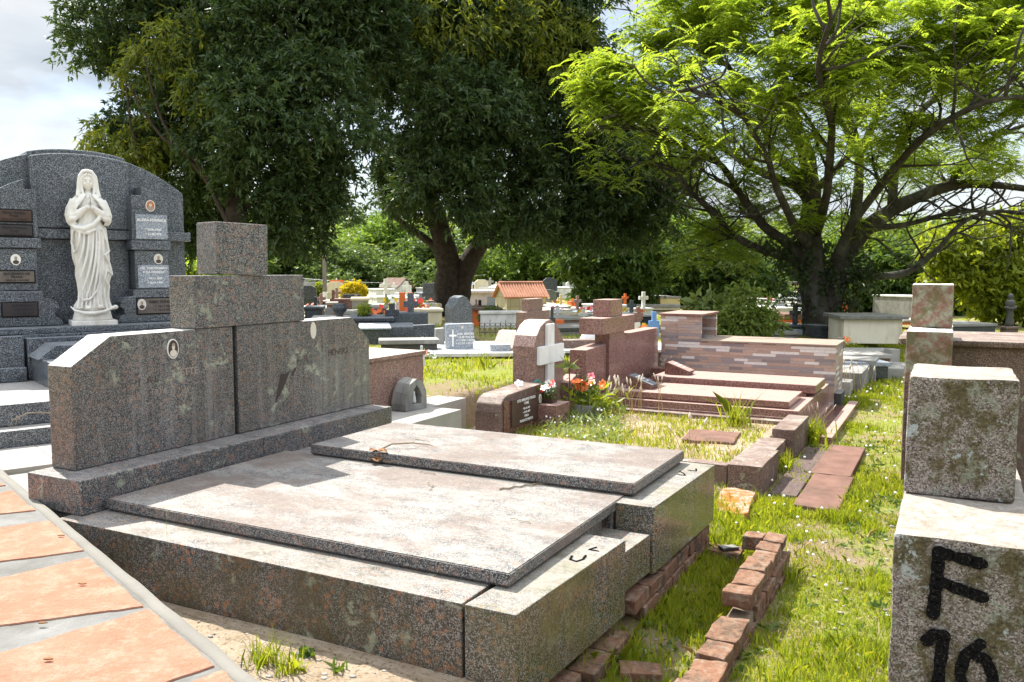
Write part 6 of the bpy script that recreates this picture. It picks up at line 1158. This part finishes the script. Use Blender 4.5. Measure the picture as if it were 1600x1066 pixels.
# many small graves farther off, each its own
mats_ = ['aged_white_stone', 'white_paint', 'white_paint', 'cream_paint', 'pink_granite', 'yellow_paint', 'orange_paint', 'pink_granite', 'grey_concrete', 'cream_paint', 'light_grey_granite', 'red_granite', 'pale_concrete', 'black_granite', 'pale_blue_paint']
g = random.Random(4)
for i in range(130):
    Y = 28 + 32 * (i / 130) ** .8 + g.uniform(-1, 1); px = g.choice([g.uniform(470, 690), g.uniform(690, 1090), g.uniform(1190, 1420), g.uniform(1440, 1590)])
    mt = g.choice(mats_); c = atY(px, 450, Y); k = i % 4; rz = R(g.uniform(4, 24)); w = g.uniform(.6, 1.1); h = g.uniform(.35, .75)
    t = thing('small_grave', ['small box grave with flat lid far off in the rows', 'small grave with upright headstone far off in the rows', 'small grave with a stone cross far off in the rows', 'small grave with arched headstone far off in the rows'][k], 'grave', (c.x, Y, -.12), rz, ['far box graves', 'far headstone graves', 'far cross graves', 'far arched graves'][k])
    f = MB(); f.box(-w / 2, w / 2, 0, 1.8, 0, h * (1 if k == 0 else .6), .01); part('body', f, mt, t)
    f = MB(); f.box(-w / 2 - .03, w / 2 + .03, -.03, 1.83, h * (1 if k == 0 else .6) + .002, h * (1 if k == 0 else .6) + .06, .01); part('lid', f, g.choice(['aged_white_stone', 'pale_concrete', mt]), t)
    if k: 
        z0 = h * .6 + .06; H2 = g.uniform(.4, .7)
        f = cross_mb(H2, H2 * .65, .1, .62, .2, .3, z0) if k == 2 else MB().prism([(-w * .4, z0), (-w * .4, z0 + H2 * .8), (-w * .2, z0 + H2 * (1 if k == 3 else .8)), (w * .2, z0 + H2 * (1 if k == 3 else .8)), (w * .4, z0 + H2 * .8), (w * .4, z0)], 'y', 0, .12, .01)
        if k == 2: f.xf(T(0, .1, 0))
        part('headstone' if k != 2 else 'cross', f, mt, t)

g = random.Random(9)
for i in range(44):
    Y = g.uniform(18.5, 29); px = g.choice([g.uniform(478, 590), g.uniform(650, 684), g.uniform(868, 925), g.uniform(955, 1010), g.uniform(1195, 1262)]); mt = g.choice(mats_ + ['black_granite', 'blue_granite']); c = atY(px, 450, Y); w = g.uniform(.4, .8); h = g.uniform(.22, .45); k = i % 3
    t = thing('small_grave', ['low flat grave among the crowded middle rows', 'low grave with little cross among the crowded middle rows', 'low grave with flowers among the crowded middle rows'][k], 'grave', (c.x, Y, -.10), R(g.uniform(4, 24)), ['low flat graves of the middle rows', 'little cross graves of the middle rows', 'flowered graves of the middle rows'][k])
    f = MB(); f.box(-w / 2, w / 2, 0, 1.5, 0, h, .01); part('body', f, mt, t); f = MB(); f.box(-w / 2 - .03, w / 2 + .03, -.03, 1.53, h + .002, h + .05, .008); part('lid', f, g.choice(['aged_white_stone', 'pale_concrete', mt]), t)
    if k == 1: H2 = g.uniform(.3, .5); part('cross', cross_mb(H2, H2 * .6, .09, .62, .22, .32, h + .05).xf(T(0, .1, 0)), mt, t)
    if k == 2:
        f = MB()
        for q_ in range(7): flower(f, (g.gauss(0, .1), .1 + g.gauss(0, .05), h + .12 + g.gauss(0, .04)), .06, 5, rtilt_view())
        part('flower_bunch', f, g.choice(['petal_red', 'petal_yellow', 'petal_white', 'petal_orange', 'petal_pink']), t)

# ============================================================ GRASS
SOLID = [(-.08, 2.25, -2.7, .07), (3.5, 5.65, -.15, .1), (5.6, 8.75, -2.3, .06), (2.6, 3.99, -6, -2.24), (5.6, 8.0, 0, .3), (1.2, 2.3, .36, .5), (.35, 1.2, .37, .51), (4.55, 5.4, -2.45, -2.15), (3.7, 4.7, -2.4, -2.1), (-8, 2.65, -9, -2.2), (3.3, 5.45, .33, .60), (4.4, 4.85, -.75, -.33), (3.5, 3.68, -2.2, 0)]
def scatter(g, n, a0, a1, b0, b1, dens=None):
    a = g.uniform(a0, a1, n); b = g.uniform(b0, b1, n); keep = np.ones(n, bool)
    for s in SOLID: keep &= ~((a > s[0]) & (a < s[1]) & (b > s[2]) & (b < s[3]))
    x = NC.x + a * dA.x + b * dB.x; y = NC.y + a * dA.y + b * dB.y
    if dens is not None: keep &= g.random(n) < dens(x, y)
    u = x / np.maximum(y, .1); keep &= (y > .8) & (np.abs(u) < .68); return x[keep], y[keep], a[keep], b[keep]
def blades(name, g, x, y, h, w, mat, label, cat='grass', lean=.5, zfn=ground_h, kind='stuff', parent=None):
    n = len(x); z = zfn(x, y) - .005; th = g.uniform(0, 2 * np.pi, n); hh = h * (g.random(n) * .8 + .45); ww = w * (.7 + .6 * g.random(n)); ln = lean * hh * g.random(n); la = g.uniform(0, 2 * np.pi, n)
    s = np.stack([np.cos(th) * ww, np.sin(th) * ww, 0 * ww], 1) / 2; b = np.stack([x, y, z], 1); m = b + np.stack([np.cos(la) * ln * .35, np.sin(la) * ln * .35, hh * .6], 1); tp = b + np.stack([np.cos(la) * ln * 1.2, np.sin(la) * ln * 1.2, hh * (1 - .25 * ln / np.maximum(hh, 1e-4))], 1)
    V = np.concatenate([np.stack([b - s, b + s, m + s * .75, tp, m - s * .75], 1).reshape(-1, 3)]); 
    return tag(np_mesh(name, V, n, 5, mat, parent), label, cat, None, kind)
pf = lambda x, y: .10 + .90 * sm(-.35, .25, fbm(x * .9, y * .9) + .6 * fbm(x * 2.3 + 4, y * 2.1) + .3 * fbm(x * 6, y * 6))
g = np.random.default_rng(77)
def patch(n, a0, a1, b0, b1, h, w, mat='grass_blades', dens=pf, zf=ground_h, nm='grass', lean=.6):
    x, y, a, b = scatter(g, n, a0, a1, b0, b1, dens); return blades(nm, g, x, y, h(x, y) if callable(h) else h, w(x, y) if callable(w) else w, mat, 'green grass growing over the ground between the graves', zfn=zf, lean=lean)
wv = lambda x, y: .0035 + .0011 * np.hypot(x, y); hv = lambda x, y: .026 + .03 * (fbm(x * 1.7, y * 1.7) > .15) + .03 * (fbm(x * 3.1 + 2, y * 2.9) > .45)
patch(90000, -.3, 3.5, .06, 2.3, hv, lambda x, y: .002 + .0008 * np.hypot(x, y)); patch(80000, 3.4, 9, .06, 3.2, hv, lambda x, y: .002 + .0009 * np.hypot(x, y)); patch(45000, 9, 22, -1.0, 6, .09, .02)
patch(26000, 3.6, 9, -8, -2.62, .05, .011); patch(20000, 8.8, 24, -12, 0, .06, .022); patch(6000, 1.2, 3.5, -.1, .35, .06, .005)
patch(3500, -.3, 2.4, .06, .36, .06, .005); patch(2600, 2.3, 3.55, -2.2, .1, .09, .008)
# inside the plot: thin weeds and dry grass
zb = lambda x, y: 0 * x + .0
patch(8000, 3.66, 5.5, -2.1, -.17, .055, .007, dens=lambda x, y: .2 + .8 * (fbm(x * 2.2, y * 2.2) > -.05), zf=zb); patch(1300, 3.66, 5.5, -2.1, -.17, .07, .005, 'dry_grass', None, zb, 'dry_grass'); patch(2200, .1, 9, .1, 2.6, .06, .004, 'dry_grass', None, ground_h, 'dry_grass', 1.2)
def tuft(name, label, px, py, z, n, h, w, spread, mat='grass_blades', lean=.6, seed=1, cat='grass tuft'):
    gg = np.random.default_rng(seed); c = at(px, py, z); x = c.x + gg.normal(0, spread, n); y = c.y + gg.normal(0, spread, n)
    o = blades(name, gg, x, y, h, w, mat, label, cat, lean, lambda a, b: 0 * a + z, None); return o
tuft('grass_tuft', 'tuft of long arching grass blades growing before the nearer red lid', 1150, 668, 0, 60, .30, .014, .05, lean=1.1, seed=2)
tuft('grass_tuft', 'tall grass tuft on the bright patch against the ledge tomb', 755, 588, .2, 60, .30, .012, .08, lean=.6, seed=3)
tuft('grass_tuft', 'grass tuft sprouting from the sandy soil by the terracotta path', 412, 1040, .03, 90, .11, .005, .03, lean=1.1, seed=4); tuft('grass_tuft', 'second small tuft in the sandy soil under the long rim', 455, 1050, .03, 60, .09, .005, .025, lean=1.1, seed=5)
tuft('weed', 'low leafy weed at the foot of the long rim', 476, 1026, .03, 26, .05, .012, .02, 'mid_leaves', 1.3, 6, 'weed'); tuft('weed', 'tiny leafy weed beside the long rim near the end panel joint', 530, 1045, .03, 18, .05, .011, .02, 'mid_leaves', 1.3, 7, 'weed')
tuft('grass_tuft', 'long thin green blades rising from behind the path against the dark rim', 258, 938, .02, 5, .26, .007, .018, lean=.45, seed=8); tuft('grass_stalk', 'single arching grass stalk with pale seed head against the dark rim', 262, 940, .02, 2, .34, .006, .01, 'pale_leaves', .6, 9, 'grass')
tuft('grass_tuft', 'lush tuft growing between the kerb post and the red tomb foot', 1262, 690, -.16, 260, .22, .014, .10, lean=.7, seed=10); tuft('grass_tuft', 'bushy green tuft beside the kerb corner near the mossy stone', 1215, 735, -.16, 160, .16, .010, .07, lean=.8, seed=11)
tuft('grass_tuft', 'strong green tuft beside the far end of the brick plinth', 1105, 860, -.16, 180, .15, .008, .05, lean=.6, seed=12); tuft('grass_tuft', 'tall green tuft at the bottom beneath the end panel', 905, 1062, -.17, 160, .16, .007, .05, lean=.7, seed=13); tuft('grass_tuft', 'dense tuft between the plinth bricks and the loose orange brick', 960, 1030, -.17, 200, .14, .007, .07, lean=.7, seed=14)
tuft('grass_tuft', 'grass tuft growing against the low brick wall in its shadow', 1225, 905, -.16, 90, .12, .006, .04, lean=.9, seed=15); tuft('weed', 'small weed hanging by the pavement edge at the big headboard corner', 40, 742, .2, 40, .07, .01, .03, 'bright_leaves', 1.2, 16, 'weed')
tuft('grass_tuft', 'green blades in the joint of the rim and end panel', 722, 1040, .0, 7, .17, .006, .004, lean=.25, seed=17)
def seed_stalks(px, py, z, n, h, spread, label, seed, head=.012):
    gg = np.random.default_rng(seed); c = at(px, py, z); t = thing('seed_head_grass', label, 'grass', c, 0)
    for k in range(n):
        x, y = gg.normal(0, spread), gg.normal(0, spread * .5); H_ = h * gg.uniform(.6, 1.1); lx = gg.normal(0, .05); f = MB(); f.tube([(x, y, 0), (x + lx * .3, y, H_ * .5), (x + lx, y, H_)], [.0028, .0022, .0018], 4); s = part('stalk', f, 'dry_grass', t)
        f = MB(); hs = gg.uniform(.7, 1.4); f.tube([(x + lx, y, H_ - .01), (x + lx * 1.1, y, H_ + .02 * hs), (x + lx * 1.25, y, H_ + .05 * hs)], [.004, head * hs * .75, .003], 6); part('seed_head', f, 'seed_fluff', s, True)
seed_stalks(985, 650, .0, 22, .36, .16, 'clump of tall dry stalks with fluffy white seed heads before the red headboard', 31); seed_stalks(935, 645, .0, 12, .3, .10, 'smaller clump of dry seed stalks beside the orange flowers', 32)
seed_stalks(1072, 700, .0, 3, .22, .05, 'few pale feathery stalks near the near kerb of the plot', 33, .018); seed_stalks(770, 680, 0, 9, .17, .08, 'short dry seed stalks in front of the low rounded headstone', 34); seed_stalks(1280, 665, -.1, 6, .16, .05, 'pale dry stalks standing on the red tomb foot slab', 35, .006)
seed_stalks(1335, 610, -.1, 9, .34, .12, 'reddish dry stalks beside the concrete grave kerbs', 36, .01)
# clover heads and small white flowers
gg = np.random.default_rng(50); x, y, a, b = scatter(gg, 330, 1.6, 12, .1, 2.9, None); mb = bmesh.new()
for X, Y in zip(x, y):
    r_ = .0045 + .0008 * Y; bmesh.ops.create_icosphere(mb, subdivisions=1, radius=r_, matrix=T(X, Y, float(ground_h(X, Y)) + gg.uniform(.04, .09)))
me = bpy.data.meshes.new('clover_flowers'); mb.to_mesh(me); tag(link('clover_flowers', me, 'petal_white'), 'scattered white clover flower heads in the grass', 'flowers', None, 'stuff')
gg = np.random.default_rng(51); mb = bmesh.new()
for k in range(60):
    c = at(gg.uniform(850, 960), gg.uniform(645, 700), 0); bmesh.ops.create_icosphere(mb, subdivisions=1, radius=gg.uniform(.006, .011), matrix=T(c.x, c.y, gg.uniform(.04, .14)))
me = bpy.data.meshes.new('small_white_flowers'); mb.to_mesh(me); tag(link('small_white_flowers', me, 'petal_white'), 'white button flowers among the weeds near the stone pot', 'flowers', None, 'stuff')
vv = leaf_quads(gg, np.array([list(at(gg.uniform(850, 975), gg.uniform(640, 700), 0)) for _ in range(900)]) + gg.normal(0, .02, (900, 3)) + [0, 0, .05], .07, .018, -.3); tag(np_mesh('leafy_weeds', vv, 900, 4, 'pale_leaves'), 'leafy green weeds covering the plot by the flowers', 'weeds', None, 'stuff')
x, y, a, b = scatter(gg, 2600, -.2, 6, .08, 2.4, lambda x, y: sm(.0, .5, fbm(x * 1.4 + 7, y * 1.5)) * .9 + .05)
P_ = np.stack([x, y, ground_h(x, y) + .012], 1); P_ = np.repeat(P_, 6, 0) + gg.normal(0, .012, (len(x) * 6, 3)) * [1, 1, .5]; dd = gg.normal(size=P_.shape) * [1, 1, .25] + [0, 0, .45]
tag(np_mesh('lawn_weeds', leaf_quads(gg, P_, .032, .016, -.1, dirs=dd), len(P_), 4, 'mid_leaves'), 'small broad leaved weeds spread through the lawn', 'weeds', None, 'stuff')
x, y, a, b = scatter(gg, 2400, -.3, 6, .06, 2.4, None); P_ = np.stack([x, y, ground_h(x, y) + .012], 1)
tag(np_mesh('dead_grass_litter', leaf_quads(gg, P_, .05, .0035, .0, dirs=gg.normal(size=P_.shape) * [1, 1, .08]), len(P_), 4, 'dry_grass'), 'dead straw lying in the grass between the bricks', 'litter', None, 'stuff')
# small stones and litter on the soil strips
gg = np.random.default_rng(52); mb = bmesh.new()
for k in range(420):
    if k < 240: a_, b_ = gg.uniform(-.9, -.06), gg.uniform(-1.6, .3); z_ = .018
    else: a_, b_ = gg.uniform(.2, 3.4), gg.uniform(.1, 1.6); z_ = None
    P_ = W(a_, b_); z_ = float(ground_h(P_.x, P_.y)) + .008; s_ = gg.uniform(.003, .011)
    bmesh.ops.create_icosphere(mb, subdivisions=1, radius=s_, matrix=T(P_.x, P_.y, z_) @ Matrix.Diagonal((1.4, 1, .6, 1)))
me = bpy.data.meshes.new('gravel'); mb.to_mesh(me); tag(link('gravel', me, 'pale_concrete'), 'small stones and crumbs scattered on the bare soil', 'gravel', None, 'stuff')
